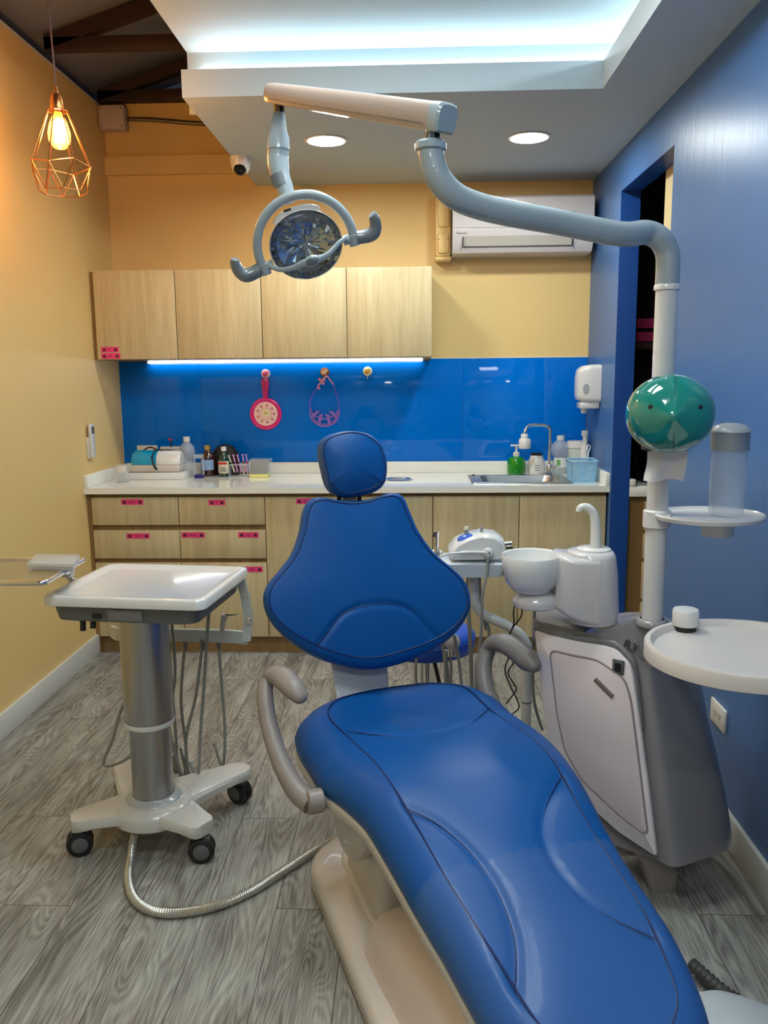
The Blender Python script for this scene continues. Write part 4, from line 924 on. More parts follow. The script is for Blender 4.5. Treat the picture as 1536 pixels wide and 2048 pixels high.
pillow('backrest', silB, insB, P0, U, NB, .085, .012, [[(628, 1300), (652, 1268), (678, 1234), (708, 1216), (755, 1208), (802, 1212), (832, 1230), (852, 1255), (878, 1278)]])
# backrest shell (pale) behind
Cb = at(735, 1190, plane=(P0-NB*.095, NB))
MB().box(-.17, .17, -.015, .015, -.16, .17, bev=.012, M=Matrix((R_, NB, U)).transposed().to_4x4() if 0 else (Matrix.Translation(Cb) @ Matrix((R_, -NB, U)).transposed().to_4x4())).build('back_shell', BODY, chair)
# headrest
LH = math.radians(10); UH = (Zv*math.cos(LH)-F*math.sin(LH)).normalized(); NH = R_.cross(UH); NH = NH if NH.dot(F) > 0 else -NH
silH = [(672, 866), (700, 863), (732, 868), (757, 886), (769, 915), (771, 945), (764, 972), (742, 987), (715, 993), (690, 996), (668, 990), (652, 972), (643, 940), (637, 905), (644, 878)]
def insH(q, c): return (q.x+(11 if q.x < c.x-20 else (11*(c.x+10-q.x)/30 if q.x < c.x+10 else 0))-(2 if q.x > c.x+30 else 0), q.y-(9 if q.y > c.y+40 else 0)+(2 if q.y < c.y-40 else 0), 0)
PH = at(705, 930, y=2.37)
hr, CHc, _, _ = pillow('headrest', silH, insH, PH, UH, NH, .085, .022, n=120, shrink=.1)
mb = MB()
for u in (678, 718):
    a = at(u, 980, plane=(PH-NH*.03, NH)); b = at(u+1, 1012, plane=(P0-NB*.05, NB)); mb.tube([a, b], .0065, 12)
mb.build('headrest_post', BLACK, chair)
a = at(698, 985, plane=(PH-NH*.05, NH)); b = at(700, 1020, plane=(P0-NB*.065, NB)); mb = MB(); flatbar(mb, [a, b], .042, .006, R_); mb.build('headrest_plate', mat('plate_cream', (205, 205, 196), .35), chair)
# armrests
for side, pts, rads, pad, padr, hub in (
    ('L', [((532, 1362), 2.03), ((530, 1395), 2.00), ((538, 1450), 1.96), ((560, 1520), 1.90), ((592, 1580), 1.85), ((622, 1608), 1.82)], [.021, .023, .023, .024, .026, .027],
     [((534, 1358), 2.04), ((548, 1350), 2.03), ((566, 1356), 2.0), ((586, 1376), 1.96), ((598, 1391), 1.94)], [.020, .027, .031, .030, .022], ((632, 1602), 1.82)),
    ('R', [((975, 1300), 2.36), ((966, 1335), 2.34), ((972, 1380), 2.30), ((992, 1425), 2.26), ((1020, 1470), 2.2), ((1045, 1510), 2.14)], [.025, .027, .027, .028, .029, .030],
     [((972, 1300), 2.36), ((985, 1287), 2.35), ((1008, 1286), 2.31), ((1035, 1302), 2.27), ((1056, 1321), 2.23), ((1066, 1330), 2.21)], [.020, .026, .031, .033, .033, .024], ((1050, 1515), 2.14))):
    P = cr([at(*q, y=y) for q, y in pts], 7)
    rr2 = [rads[min(len(rads)-1, int(i*len(rads)/len(P)))] for i in range(len(P))]
    rr2 = [sum(rr2[max(0, i-3):i+4])/len(rr2[max(0, i-3):i+4]) for i in range(len(rr2))]
    arm = empty('armrest', P[0], None, None) if 0 else MB().tube(P, rr2, 16, flat=.95, upv=R_).build('armrest_arm', TAUPE if side == 'L' else TAUPE_SHADED, chair)
    Q = cr([at(*q, y=y) for q, y in pad], 6); k = len(Q)
    def pr(i):
        x = i/(k-1)*(len(padr)-1); j = min(int(x), len(padr)-2); return padr[j]+(padr[j+1]-padr[j])*(x-j)
    R3 = [pr(i) for i in range(k)]; d = (Q[-1]-Q[-2]).normalized(); e = R3[-1]
    for q_ in (.5, .8, .97): Q.append(Q[k-1]+d*e*q_); R3.append(e*math.sqrt(max(.02, 1-q_*q_)))
    MB().tube(Q, R3, 20, flat=.85).build('armrest_pad', TAUPE if side == 'L' else TAUPE_SHADED, chair)
    hc = at(*hub[0], y=hub[1]); sg = -1 if side == 'L' else 1
    MB().tube([hc+R_*sg*.022, hc+R_*sg*.018, hc-R_*sg*.014, hc-R_*sg*.018], [.024, .029, .029, .025], 20).tube([hc, hc-R_*sg*.09], .014, 14).build('armrest_hub', TAUPE, chair)

# white floor box with ribbed hose at bottom right
r = empty('floor_junction_box', (.75, 1.5, 0), 'white rounded floor box at the bottom right corner beside the chair foot', 'floor box')
fb = [at(1395, 1985, z=.09), at(1430, 1978, z=.09), at(1480, 1990, z=.09), at(1560, 2020, z=.09), at(1640, 2090, z=.09), at(1600, 2200, z=.09), at(1380, 2200, z=.09), at(1350, 2060, z=.09)]
fb = roundc(fb, .02); mb = MB(); fc = sum(fb, V())/len(fb)
mb.loft([[V((p.x, p.y, .001))+(p-fc)*.05 for p in fb], [V((p.x, p.y, .07))+(p-fc)*.02 for p in fb], fb, [p+(fc-p)*.3+V((0, 0, .012)) for p in fb]])
for v_ in mb.v: v_.z = max(v_.z, .001)
mb.build('cover', mat('floor_box_white', (205, 210, 214), .25, coat=.5), r)
MB().tube(cr([V((fb[4].x-.01, fb[4].y, .086)), at(1432, 1990, z=.084), at(1475, 2010, z=.083)], 4), .004, 8).build('edge_clip', CHROME, r)
HP = cr([at(1385, 1930, z=.03), at(1410, 1952, z=.03), at(1440, 1978, z=.03), at(1470, 2000, z=.03)], 12)
tag(MB().tube(HP, [.0145+.002*math.cos(i*PI/2) for i in range(len(HP))], 14).build('ribbed_hose', mat('dark_ribbed', (70, 68, 66), .45)), 'dark ribbed hose between the chair foot and the white floor box', 'hose')

# ------------------------------------------------------------------ dental unit with cuspidor
PX, PY = .613, 2.10
unit = empty('dental_unit', (PX, PY, 0), 'grey and white dental unit with cuspidor, pole and side trays beside the blue wall', 'dental unit')
PB_, PT_ = at(1315, 1708, z=.15), at(1268, 1348, z=.605); PA_ = at(1072, 1262, z=.665)
pn = (PT_-PB_).cross(PA_-PB_).normalized(); pn = pn if pn.x < 0 else -pn
PPL = (PB_, pn)
pan = [(1072, 1258), (1100, 1268), (1160, 1282), (1213, 1290), (1235, 1297), (1262, 1325), (1270, 1350), (1285, 1460), (1302, 1590), (1317, 1712), (1240, 1662), (1160, 1590), (1112, 1540), (1098, 1470), (1085, 1370)]
pw = [at(*q, plane=PPL) for q in pan]
def bodysec(z, A, B, ex):
    """cross-section: A near corner, B far corner, bulging to the right"""
    P = [A, A+V((.03, -.022, 0)), A+V((ex*.45, .01, 0)), A+V((ex*.85, .06, 0)), A+V((ex, .14, 0)), A+V((ex*.95, .24, 0)), A+V((ex*.65, .36, 0)), V((B.x+.14, B.y+.10, 0)), V((B.x+.04, B.y+.07, 0)), B]
    Q = cr([V((p.x, p.y, z)) for p in P], 4); return Q
A0, A1 = at(1317, 1712, plane=PPL), at(1270, 1350, plane=PPL); 
def linA(z): t = (z-A0.z)/(A1.z-A0.z); q = A0.lerp(A1, t); return V((q.x, q.y, 0))
B0, B1 = at(1112, 1540, plane=PPL), at(1072, 1262, plane=PPL)
def linB(z): t = (z-B0.z)/(B1.z-B0.z); q = B0.lerp(B1, t); return V((q.x, q.y, 0))
off = -pn*.012; off.z = 0
mb = MB(); secs = []
for z, ex, sh in ((.125, .225, 0), (.14, .232, 0), (.25, .228, 0), (.40, .213, 0), (.52, .203, 0), (.60, .195, 0), (.645, .18, .03), (.675, .15, .09)):
    s = bodysec(z, linA(min(z, .605))+off, linB(z)+off, ex); c_ = sum(s, V())/len(s); secs.append([p+(V((PX-.04, PY+.08, z))-p)*sh for p in s])
mb.loft(secs)
mb.build('cabinet_shell', MGREY, unit, True, 50)
# dark lid following the panel top edge
lid = [pw[0], pw[1], pw[2], pw[3], pw[4], pw[5], pw[6]]
# collar cone that carries the pole
mb = MB(); base_o = secs[5]; secs = []
for t in (0, .06, .14, .25, .38, .52, .66, .78, .88, .95, 1.0):
    cs = []
    for p in base_o:
        a = math.atan2(p.y-(PY), p.x-PX); tgt = V((PX+.040*math.cos(a), PY+.040*math.sin(a), 0))
        zb = lerp(p.y, [2.0, 2.12, 2.28, 2.45], [.600, .628, .650, .655])
        ff = t; q = V((p.x, p.y, 0)).lerp(tgt, ff)
        cs.append(V((q.x, q.y, zb+.022*(1-(1-min(1, t/.14))**2)*1.0+(.752-zb-.022)*max(0, (t-.14)/.86)**1.9)))
    secs.append(cs)
mb.loft(secs); mb.lathe([(.040, .0), (.040, .010), (.034, .016), (.030, .016)], (PX, PY, .745), n=36); mb.build('pole_collar', MGREY, unit, True, 60)
mb = MB(); topo = [linB(.67)+V((-.004, -.006, 0)), linB(.67)+V((.00, .09, 0)), linB(.67)+V((.08, .125, 0)), V((.50, 2.39, 0)), V((.53, 2.28, 0))]
topo += [V((p.x, p.y, 0)) for p in (pw[4], pw[3], pw[2], pw[1])]
topo = roundc(topo, .018, 3)
def lz(p, dz): return V((p.x, p.y, lerp(p.y, [2.05, 2.14, 2.28, 2.45], [.645, .668, .682, .690])+dz))
mb.loft([[lz(p, -.05) for p in topo], [lz(p, 0) for p in topo], [lz(p+(V((.46, 2.3, 0))-p)*.06, .012) for p in topo]])
band = [p-pn*.003+V((0, 0, .006)) for p in (pw[0], pw[1], pw[2], pw[3], pw[4], pw[5], pw[6], pw[6].lerp(pw[7], .5), pw[7])]
mb.tube(cr(band, 4), [.012]*17+[.011-.0005*i for i in range(16)], 12)
mb.build('lid', mat('unit_lid_grey', (112, 110, 112), .38, coat=.2), unit, True, 50)
mb = MB(); pr_ = roundc(pw, .012, 4); mb.prism([p+pn*-.004 for p in pr_], pn, .018, bev=.006); panel = mb.build('side_panel', PINKWHITE, unit, True, 40)
ipx = [(1100, 1300), (1150, 1312), (1195, 1320), (1250, 1358), (1262, 1400), (1275, 1500), (1296, 1672), (1240, 1630), (1165, 1560), (1130, 1500), (1115, 1430)]
ipw = roundc([at(*q, plane=(PB_+pn*.0145, pn)) for q in ipx], .02, 5)
mb = MB(); mb.tube(ipw, .0032, 8, closed=True); mb.build('door_groove', mat('groove_mauve', (150, 136, 140), .4), panel)
mb = MB(); mb.prism([p+(sum(ipw, V())/len(ipw)-p)*.015 for p in ipw], pn, .0025, bev=.001); mb.build('access_door', mat('door_pinkish', (226, 212, 216), .3, coat=.4), panel)
a, b = at(1190, 1358, plane=(PB_+pn*.017, pn)), at(1226, 1394, plane=(PB_+pn*.017, pn))
mb = MB(); mb.tube([a, b], .0068, 12, flat=.5, upv=pn); mb.build('finger_slot', mat('slot_shadow_tan', (120, 104, 98), .6), panel)
sc_ = at(1237, 1334, plane=(PB_+pn*.0145, pn)); e1 = (at(1262, 1348, plane=PPL)-at(1237, 1325, plane=PPL)).normalized(); e2 = pn.cross(e1)
MS = Matrix((e1, e2, pn)).transposed().to_4x4(); MS.translation = sc_
MS = Matrix.Translation(sc_) @ Matrix((V((-pn.y, pn.x, 0)).normalized(), Zv, pn)).transposed().to_4x4()
MB().box(-.016, .016, -.020, .020, -.002, .004, bev=.0015, M=MS).build('rocker_switch', DGREY, panel); MB().box(-.008, .008, -.011, .0, .004, .006, M=MS).box(-.008, .008, .002, .011, .004, .0065, M=MS).build('switch_rocker', BLACK, panel, False)
pR = at(1262, 1292, y=2.10)
from mathutils.bvhtree import BVHTree
_me = bpy.data.objects['pole_collar'].data; _bv = BVHTree.FromPolygons([v.co for v in _me.vertices], [p.vertices[:] for p in _me.polygons])
def hit(u, v): return _bv.ray_cast(CAM, ray(u, v).normalized())
hl_, hn_, _, _ = hit(1261, 1292)
if hn_.dot(CAM-hl_) < 0: hn_ = -hn_
hx3 = V((1, -.25, -.35)); hx3 = (hx3-hn_*hx3.dot(hn_)).normalized()
text('model_mark', 'R3', hl_+hn_*.0025, .034, mat('mark_grey', (70, 66, 66), .5), unit, hx3, hn_.cross(hx3), ext=.002)
# foot
mb = MB(); mb.loft([[V((x+q.x, y+q.y, z)) for q in rrect(-hx_, hx_, -hy_, hy_, .02)] for x, y, z, hx_, hy_ in ((.672, 2.13, .001, .038, .05), (.668, 2.13, .03, .042, .055), (.655, 2.14, .09, .05, .07), (.64, 2.15, .135, .07, .09))])
mb.loft([[V((x+q.x, y+q.y, z)) for q in rrect(-.05, .05, -.03, .03, .015)] for x, y, z in ((.66, 2.14, .115), (.52, 2.2, .115), (.40, 2.2, .09), (.25, 2.1, .05))] if 0 else [[V((t, 2.16+.02*q.x, .10+q.y)) for q in rrect(-1, 1, -.03, .03, .02)] for t in (.66, .3)])
mb.build('foot', mat('foot_grey', (150, 140, 136), .35, coat=.3), unit)
# pole
MB().lathe([(.0265, .74), (.0265, 1.585)], (PX, PY, 0), n=32).build('pole', mat('pole_white', (208, 206, 206), .25, coat=.5), unit)
# cuspidor body
SX, SY = .478, 2.235
mb = MB(); secs = []
for z, cx_, rx, ry in ((.712, .492, .062, .062), (.716, .49, .068, .07), (.75, .487, .072, .075), (.85, .483, .070, .074), (.897, .480, .066, .070), (.909, .478, .062, .065), (.912, .477, .053, .056)):
    secs.append([V((cx_+rx*math.cos(a), SY+ry*math.sin(a), z)) for a in [2*PI*k/36 for k in range(36)]])
mb.loft(secs)
secs = []
for x, ya, yb, z0, z1 in ((.49, 2.161, 2.309, .715, .900), (.44, 2.161, 2.309, .728, .900), (.41, 2.163, 2.307, .742, .903), (.392, 2.175, 2.295, .752, .906), (.384, 2.182, 2.29, .757, .902), (.382, 2.186, 2.286, .760, .896), (.380, 2.186, 2.286, .762, .80)):
    secs.append([V((x, q.x, q.y)) for q in rrect(ya, yb, z0, z1, min((z1-z0)*.3, .014), 0, 5)])
mb.loft(secs)
mb.loft([[V((.338+rx*math.cos(a), SY+.058*k*math.sin(a), z)) for a in [2*PI*i/36 for i in range(36)]] for z, rx, k in ((.752, .050, .8), (.758, .064, 1), (.772, .068, 1.05), (.780, .062, 1), (.800, .038, .7))])
cusp = mb.build('cuspidor_body', mat('cuspidor_white', (204, 200, 202), .2, coat=.6), unit, True, 50)
BX, BY = .322, 2.235
MB().lathe([(.0, .795), (.03, .795), (.052, .800), (.072, .825), (.081, .86), (.084, .897), (.082, .901), (.078, .898), (.073, .868), (.060, .835), (.04, .818), (0, .813)], (BX, BY, 0), n=48).build('bowl', CERAMIC, unit)
MB().lathe([(0, .819), (.012, .819), (.014, .817)], (BX, BY, 0), n=20).build('bowl_drain', CHROME, unit)
sp = [(.492, 2.235, .915), (.491, 2.235, .96), (.488, 2.235, .995), (.482, 2.235, 1.015), (.468, 2.235, 1.029), (.454, 2.235, 1.031), (.446, 2.235, 1.027), (.444, 2.235, 1.018)]
MB().tube(cr(sp, 5), [.0155-.0075*min(1, i/30) for i in range(36)], 18).lathe([(0, .909), (.042, .909), (.042, .916), (.036, .920), (0, .920)], (.487, 2.235, 0), n=28, sx=1.1).build('water_spout', WHITE, unit)
# upper side tray (cup shelf)
c_ = at(1418, 1030, y=2.07); sxr = .134
mb = MB(); secs = []
def ell(k, z, sc=1): return [V((c_.x+sxr*k*math.cos(a), c_.y+.115*k*math.sin(a), c_.z+z)) for a in [2*PI*i/48 for i in range(48)]]
mb.loft([ell(.86, -.013), ell(.97, -.009), ell(1.0, 0), ell(.97, .005), ell(.93, .001), ell(.86, -.003)])
mb.tube([V((PX, PY, c_.z-.012)), V((c_.x-.09, c_.y, c_.z-.006))], [.022, .015], 14, flat=.5)
mb.lathe([(.027, -.024), (.034, -.022), (.034, .018), (.027, .022)], (PX, PY, c_.z-.012), n=28)
mb.build('cup_shelf', WHITE, unit)
sz = c_.z
cx2, cy2 = at(1450, 1030, y=2.09).x, 2.085
MB().lathe([(0, -.055), (.036, -.055), (.038, -.052), (.040, -.012), (0, -.012)], (cx2-.018, cy2, sz), n=28).build('shelf_socket', WHITE, unit)
r = empty('cup_dispenser', (cx2, cy2, sz), 'clear cup dispenser tube with silver grey lid on the upper shelf', 'cup dispenser')
MB().lathe([(.042, .0), (.0425, .165)], (cx2, cy2, sz), n=36).build('clear_tube', mat('dispenser_clear', (190, 205, 228), .12, alpha=.42, coat=.4), r)
MB().lathe([(.0455, .160), (.0455, .205), (.047, .207)], (cx2, cy2, sz), n=36).build('grey_band', mat('silver_band', (150, 158, 166), .35, metal=.3), r)
MB().lathe([(.0475, .205), (.047, .209), (.035, .221), (.018, .226), (0, .227)], (cx2, cy2, sz), n=36).build('lid', LGREY, r)
# round instrument tray near the camera
tc = at(1497, 1292, y=1.66); TR_ = .205
def ell2(k, z): return [V((tc.x+TR_*k*math.cos(a)*1.0, tc.y+TR_*k*.92*math.sin(a), tc.z+z)) for a in [2*PI*i/64 for i in range(64)]]
mb = MB(); mb.loft([ell2(.97, -.034), ell2(1, -.031), ell2(1, -.002), ell2(.985, .002), ell2(.94, .002), ell2(.93, -.002), ell2(.90, -.012), ell2(.88, -.0125)]); tray = mb.build('round_tray', mat('round_tray_white', (206, 198, 194), .3, coat=.3), unit, True, 45)
MB().tube(cr([V((tc.x, tc.y, tc.z-.05)), V((.70, 1.85, tc.z-.055)), V((.66, 2.02, .72)), V((PX+.02, PY+.02, .70))], 6), .018, 14).build('tray_arm', WHITE, unit)
jp = at(1370, 1258, z=tc.z-.0105)
r = empty('lidded_jar', jp, 'small white cylindrical jar with black foot on the round tray', 'jar')
MB().lathe([(0, -.003), (.024, -.003), (.024, .010), (0, .010)], jp, n=28).build('foot_ring', BLACK, r)
MB().lathe([(0, .010), (.0275, .010), (.0285, .013), (.0285, .042), (.026, .046), (0, .047)], jp, n=32).build('cap', WHITE, r)
# green ball tissue holder
gb = at(1340, 828, y=1.982); r = empty('tissue_holder', gb, 'glossy green ball shaped tissue holder with two dark dots on the pole', 'tissue holder')
GR = mat('teal_green_gloss', (22, 128, 118), .08, coat=1)
vd = (CAM-gb).normalized(); mb = MB(); mb.lathe([(0, .0903)]+[(.1005*math.cos(a), .090*math.sin(a)+0) for a in [PI/2-PI*i/60 for i in range(1, 60)]]+[(0, -.09)], gb, vd, 96, sx=1.0, sy=.92, xdir=(1, 0, 0))
# nose bump
def bump(p, c0, rad, h_):
    d = (p-c0).length; return h_*math.exp(-(d/rad)**2)
nose = gb+vd*.085+V((.008, 0, -.006))
mb.v = [p+vd*bump(p, nose, .022, .014) for p in mb.v]
mb.build('ball_shell', GR, r, True, 80)
rv = vd.cross(Zv).normalized(); rv = -rv if rv.x < 0 else rv; uv_ = rv.cross(vd); uv_ = uv_ if uv_.z > 0 else -uv_
def onball(a, b, k=1.0):
    q = 1-(a/.1005)**2-(b/.0925)**2; return gb+rv*a+uv_*b+vd*(.090*math.sqrt(max(q, 0))*k)
mb = MB()
for a, b in ((-.043, .016), (.064, .016)):
    p = onball(a, b); n_ = V(((p-gb).dot(rv), 0, 0)); n_ = (rv*a*1.0+uv_*b+vd*math.sqrt(max(.0001, .09**2-a*a-b*b))).normalized(); mb.lathe([(0, .0015), (.0052, .0008), (.0058, -.002)], p, n_, 16)
mb.build('eye_dot', BLACK, r)
mb = MB().tube([onball(.008+.004*t, -.02-.07*t, 1.004) for t in [i/14 for i in range(14)]], .0009, 5); mb.tube([onball(.008, .03+.06*t, 1.003) for t in [i/10 for i in range(10)]], .0008, 5)
mb.build('mould_seam', mat('seam_green', (6, 70, 66), .3), r)
mb = MB(); tz = gb.z-.085
mb.box(gb.x-.045, gb.x+.055, gb.y+.02, gb.y+.075, tz-.004, tz+.01, bev=.004); mb.build('base_plate', BLACK, r)
mb = MB(); G = []; nx, nz = 15, 8
for j in range(nz+1):
    for i in range(nx+1):
        u_ = i/nx; v_ = j/nz; a = at(1296+u_*80-6*v_+3*math.sin(v_*5)*v_, 893+68*v_+3*math.sin(u_*7)*v_, y=2.015+.007*math.sin(u_*9+v_*3)*v_); G.append(a)
fsx = [(j*(nx+1)+i, j*(nx+1)+i+1, (j+1)*(nx+1)+i+1, (j+1)*(nx+1)+i) for j in range(nz) for i in range(nx)]
ng = len(G); G2 = G+[p+V((0, .0015, 0)) for p in G]; f2 = fsx+[tuple(q+ng for q in f)[::-1] for f in fsx]
tag(MB().add(G2, f2).build('paper_tissue', mat('tissue_paper', (226, 220, 218), .8), None, True, 80), 'white paper tissue hanging below the green ball', 'tissue')

# ------------------------------------------------------------------ operating lamp
lamp = empty('operating_lamp', (PX, PY, 1.585), 'grey operating lamp on a jointed arm reaching left from the tall pole', 'operating lamp')
MB().lathe([(.0265, 1.580), (.031, 1.582), (.031, 1.592), (.029, 1.595)], (PX, PY, 0), n=32).build('pole_ring', WHITE, lamp)
P = [V((PX, PY, 1.59)), V((PX, PY, 1.64)), V((.609, 2.10, 1.672)), V((.59, 2.095, 1.70)), V((.555, 2.09, 1.715)), at(1240, 468, y=2.05), at(1120, 445, y=2.01), at(1010, 425, y=1.96), at(945, 408, y=1.93), at(905, 388, y=1.91), at(876, 355, y=1.90), at(863, 318, y=1.90), at(861, 292, y=1.90)]
MB().tube(cr(P, 8), .0285, 24).build('curved_tube', LAMPGREY, lamp)
pe = P[-1]
MB().lathe([(.0285, -.012), (.034, -.008), (.034, .004), (.028, .010), (.012, .010)], pe, n=28).build('tube_collar', LAMPGREY, lamp)
MB().tube([pe+V((-.004, 0, .0)), pe+V((.003, 0, .045))], .011, 14).build('pivot_pin', CHROME, lamp)
MB().tube([pe+V((.010, 0.004, .0)), pe+V((.015, .004, .045))], .008, 12).build('pivot_cable', BLACK, lamp)
ar, al = at(876, 234, y=1.885), at(546, 187, y=2.33)
d = (al-ar).normalized(); sd = Zv.cross(d).normalized(); sd = sd if sd.y < 0 else -sd; ux = d.cross(sd); ux = ux if ux.z > 0 else -ux
mb = MB(); secs = []
prof = lambda h_, t_: [(-t_, -h_*.7), (-t_*.8, -h_), (t_*.8, -h_), (t_, -h_*.6), (t_, h_*.5), (t_*.75, h_*.9), (t_*.3, h_), (-t_*.3, h_), (-t_*.75, h_*.9), (-t_, h_*.5)]
for t, k in ((-.048, .85), (-.040, 1), (0, 1), (.5, .95), (.97, .86), (1.0, .82), (1.022, .65)):
    p = ar.lerp(al, t); secs.append([p+sd*a*k+ux*b*k for a, b in prof(.029, .030)])
mb.loft(secs[2:]); mb.build('spring_arm', mat('arm_beige', (168, 150, 141), .28, coat=.5), lamp, True, 35)
mb = MB(); mb.loft([[p+(ar-p)*-.03 for p in secs[0]], [ar.lerp(al, -.040)+(p-ar.lerp(al, -.040))*1.03 for p in secs[1]], [ar+(p-ar)*1.03 for p in secs[2]]]); mb.build('arm_end_cap', LAMPGREY, lamp, True, 35)
MB().add([ar.lerp(al, .02)+sd*.0303+ux*-.0185, ar.lerp(al, .96)+sd*.0265+ux*-.0175, ar.lerp(al, .96)+sd*.0265+ux*-.016, ar.lerp(al, .02)+sd*.0303+ux*-.017], [(0, 1, 2, 3)]).build('arm_seam', DGREY, lamp, False)
# stem
YL = 2.33
q0 = at(557, 205, y=YL); q1 = at(557, 235, y=YL)
MB().tube([q0+V((-.004, 0, 0)), q1+V((-.004, 0, 0))], .009, 14).build('pivot_pin', mat('brass_pin', (190, 165, 110), .2, metal=1), lamp)
MB().tube([q0+V((.007, .004, 0)), q1+V((.007, .004, 0))], .008, 12).build('pivot_cable', BLACK, lamp)
MB().tube([at(558, 226, y=YL), at(557, 262, y=YL), at(557, 275, y=YL), at(557, 300, y=YL)], [.015, .023, .029, .0305], 24).build('stem_upper', LAMPGREY, lamp)
MB().tube(cr([at(557, 298, y=YL), at(556, 320, y=YL), at(560, 350, y=YL-.01), at(570, 378, y=YL-.02), at(578, 402, y=YL-.03)], 5), [.029]*8+[.028, .027, .026, .0255, .025, .0245, .024, .023, .022, .021, .020, .019, .018], 22).build('stem_lower', LAMPGREY, lamp)
st_ = at(563, 366, y=YL-.055); M = Matrix.Translation(at(560, 367, y=YL-.040))
mb = MB(); vs = []
pcc = at(562, 366, y=YL-.013); dd = (at(570, 385, y=YL-.02)-at(557, 347, y=YL-.01)).normalized(); hor = V((1, 0, 0)); hor = (hor-dd*hor.dot(dd)).normalized(); dep = hor.cross(dd); dep = dep if dep.y < 0 else -dep
for i in range(9):
    a = math.radians(-40+10*i-10)
    for t in (-.018, .016): vs.append(pcc+dd*t+dep*.0283*math.cos(a)+hor*.0283*math.sin(a))
mb.add(vs, [(2*i, 2*i+2, 2*i+3, 2*i+1) for i in range(8)]); mb.build('rating_label', mat('rating_grey', (92, 100, 108), .5), lamp)
# yoke ring and head, in the lamp's own frame
HC_ = at(612, 490, y=2.285)
nL = V((.16, -.93, -.30)).normalized(); aL = (at(722, 455, y=2.285)-at(500, 525, y=2.285)).normalized(); aL = (aL-nL*aL.dot(nL)).normalized(); bL = nL.cross(aL); bL = bL if bL.z > 0 else -bL
def LP(a, b, c=0): return HC_+aL*a+bL*b+nL*c
RY = .128
ypts = [LP(-RY*.98, -.028, .0), LP(-RY, 0, 0)]+[LP(RY*math.cos(t), RY*math.sin(t)*.98, 0) for t in [PI-PI*i/18 for i in range(1, 18)]]+[LP(RY, 0, 0), LP(RY*.98, -.028, .0)]
mb = MB().tube(cr(ypts, 3), .0125, 14, flat=.75, upv=nL); 
mb.build('yoke', LAMPGREY, lamp)
for sg in (-1, 1):
    MB().tube([LP(sg*RY*.98, -.040, 0), LP(sg*RY*.98, -.012, 0)], [.0155, .0155], 16).tube([LP(sg*.098, -.02, 0), LP(sg*(RY+.005), -.022, 0)], .0125, 14).build('yoke_joint', LAMPGREY, lamp)
    hp = [LP(sg*(RY+.008), -.022, 0), LP(sg*(RY+.03), -.026, .003), LP(sg*(RY+.050), -.024, .006), LP(sg*(RY+.062), -.008, .008), LP(sg*(RY+.064), .014, .012), LP(sg*(RY+.060), .024, .014)]
    H = cr(hp, 4); MB().tube(H, [.018]*5+[.0185]*5+[.0175-.0006*i for i in range(11)][:len(H)-10], 16).build('handle', mat('handle_grey', (112, 120, 126), .22, coat=.5), lamp)
mb = MB(); mb.lathe([(.094, .012), (.0965, .004), (.095, -.012), (.088, -.030), (.070, -.050), (.04, -.062), (0, -.066)], HC_+bL*.004, nL, 48, sy=.90, xdir=aL); head = mb.build('lamp_housing', WHITE, lamp)
mb = MB(); mb.lathe([(.0945, .014), (.097, .016), (.097, .008), (.0945, .010)], HC_+bL*.002, nL, 48, sy=.90, xdir=aL); mb.build('front_rim', LGREY, head)
# faceted concave reflector
rr = random.Random(3); mb = MB(); rings_ = []
for (rd, dz) in ((0, -.040), (.02, -.038), (.04, -.031), (.06, -.019), (.078, -.004), (.0935, .014)): rings_.append((rd, dz))
mb.lathe([(a, b) for a, b in rings_], HC_, nL, 40, sy=.90, xdir=aL)
mb.v = [p+nL*rr.uniform(-.0016, .0016) for p in mb.v]
mb.build('reflector', MIRROR, head, False)
mb = MB(); mb.lathe([(.094, .015), (.08, .024), (.05, .033), (.02, .037), (0, .038)], HC_+bL*.001, nL, 48, sy=.90, xdir=aL); mb.build('front_shield', mat('shield_clear', (235, 240, 245), .03, alpha=.03, coat=0), head)
bw = [LP(-.108, -.020, .014), LP(-.085, -.034, .030), LP(-.05, -.038, .040), LP(-.022, -.034, .045), LP(0, -.036, .047), LP(.03, -.036, .044), LP(.055, -.030, .040), LP(.085, -.016, .028), LP(.108, -.014, .012)]
mb = MB(); mb.tube(cr(bw, 5), [.006+.0045*math.exp(-((i-20)/9)**2) for i in range(41)], 12, flat=.5, upv=nL); mb.lathe([(0, .006), (.018, .005), (.024, 0), (.018, -.004)], LP(.002, -.035, .046), nL, 28, sy=.62, xdir=aL); mb.build('crossbar', LAMPGREY, lamp)
MB().lathe([(0, .004), (.013, .0035), (.0165, .001)], LP(.002, -.035, .0505), nL, 24, sy=.62, xdir=aL).build('bulb_cap', mat('bulb_cap_grey', (96, 106, 114), .3), lamp)
mb = MB(); mb.loft([[LP(a*k, .088+b*k, c) for a, b in [(.066*math.cos(t), .026*max(0, math.sin(t))-.014) for t in [2*PI*i/24 for i in range(24)]]] for c, k in ((-.02, .8), (-.005, 1), (.006, .95))]); mb.build('top_cover', WHITE, head)
MB().box(-.010, .010, -.0025, .0025, -.001, .002, M=Matrix.Translation(LP(-.018, .098, .0055)) @ Matrix((aL, bL, nL)).transposed().to_4x4()).build('vent_slot', BLACK, head, False)

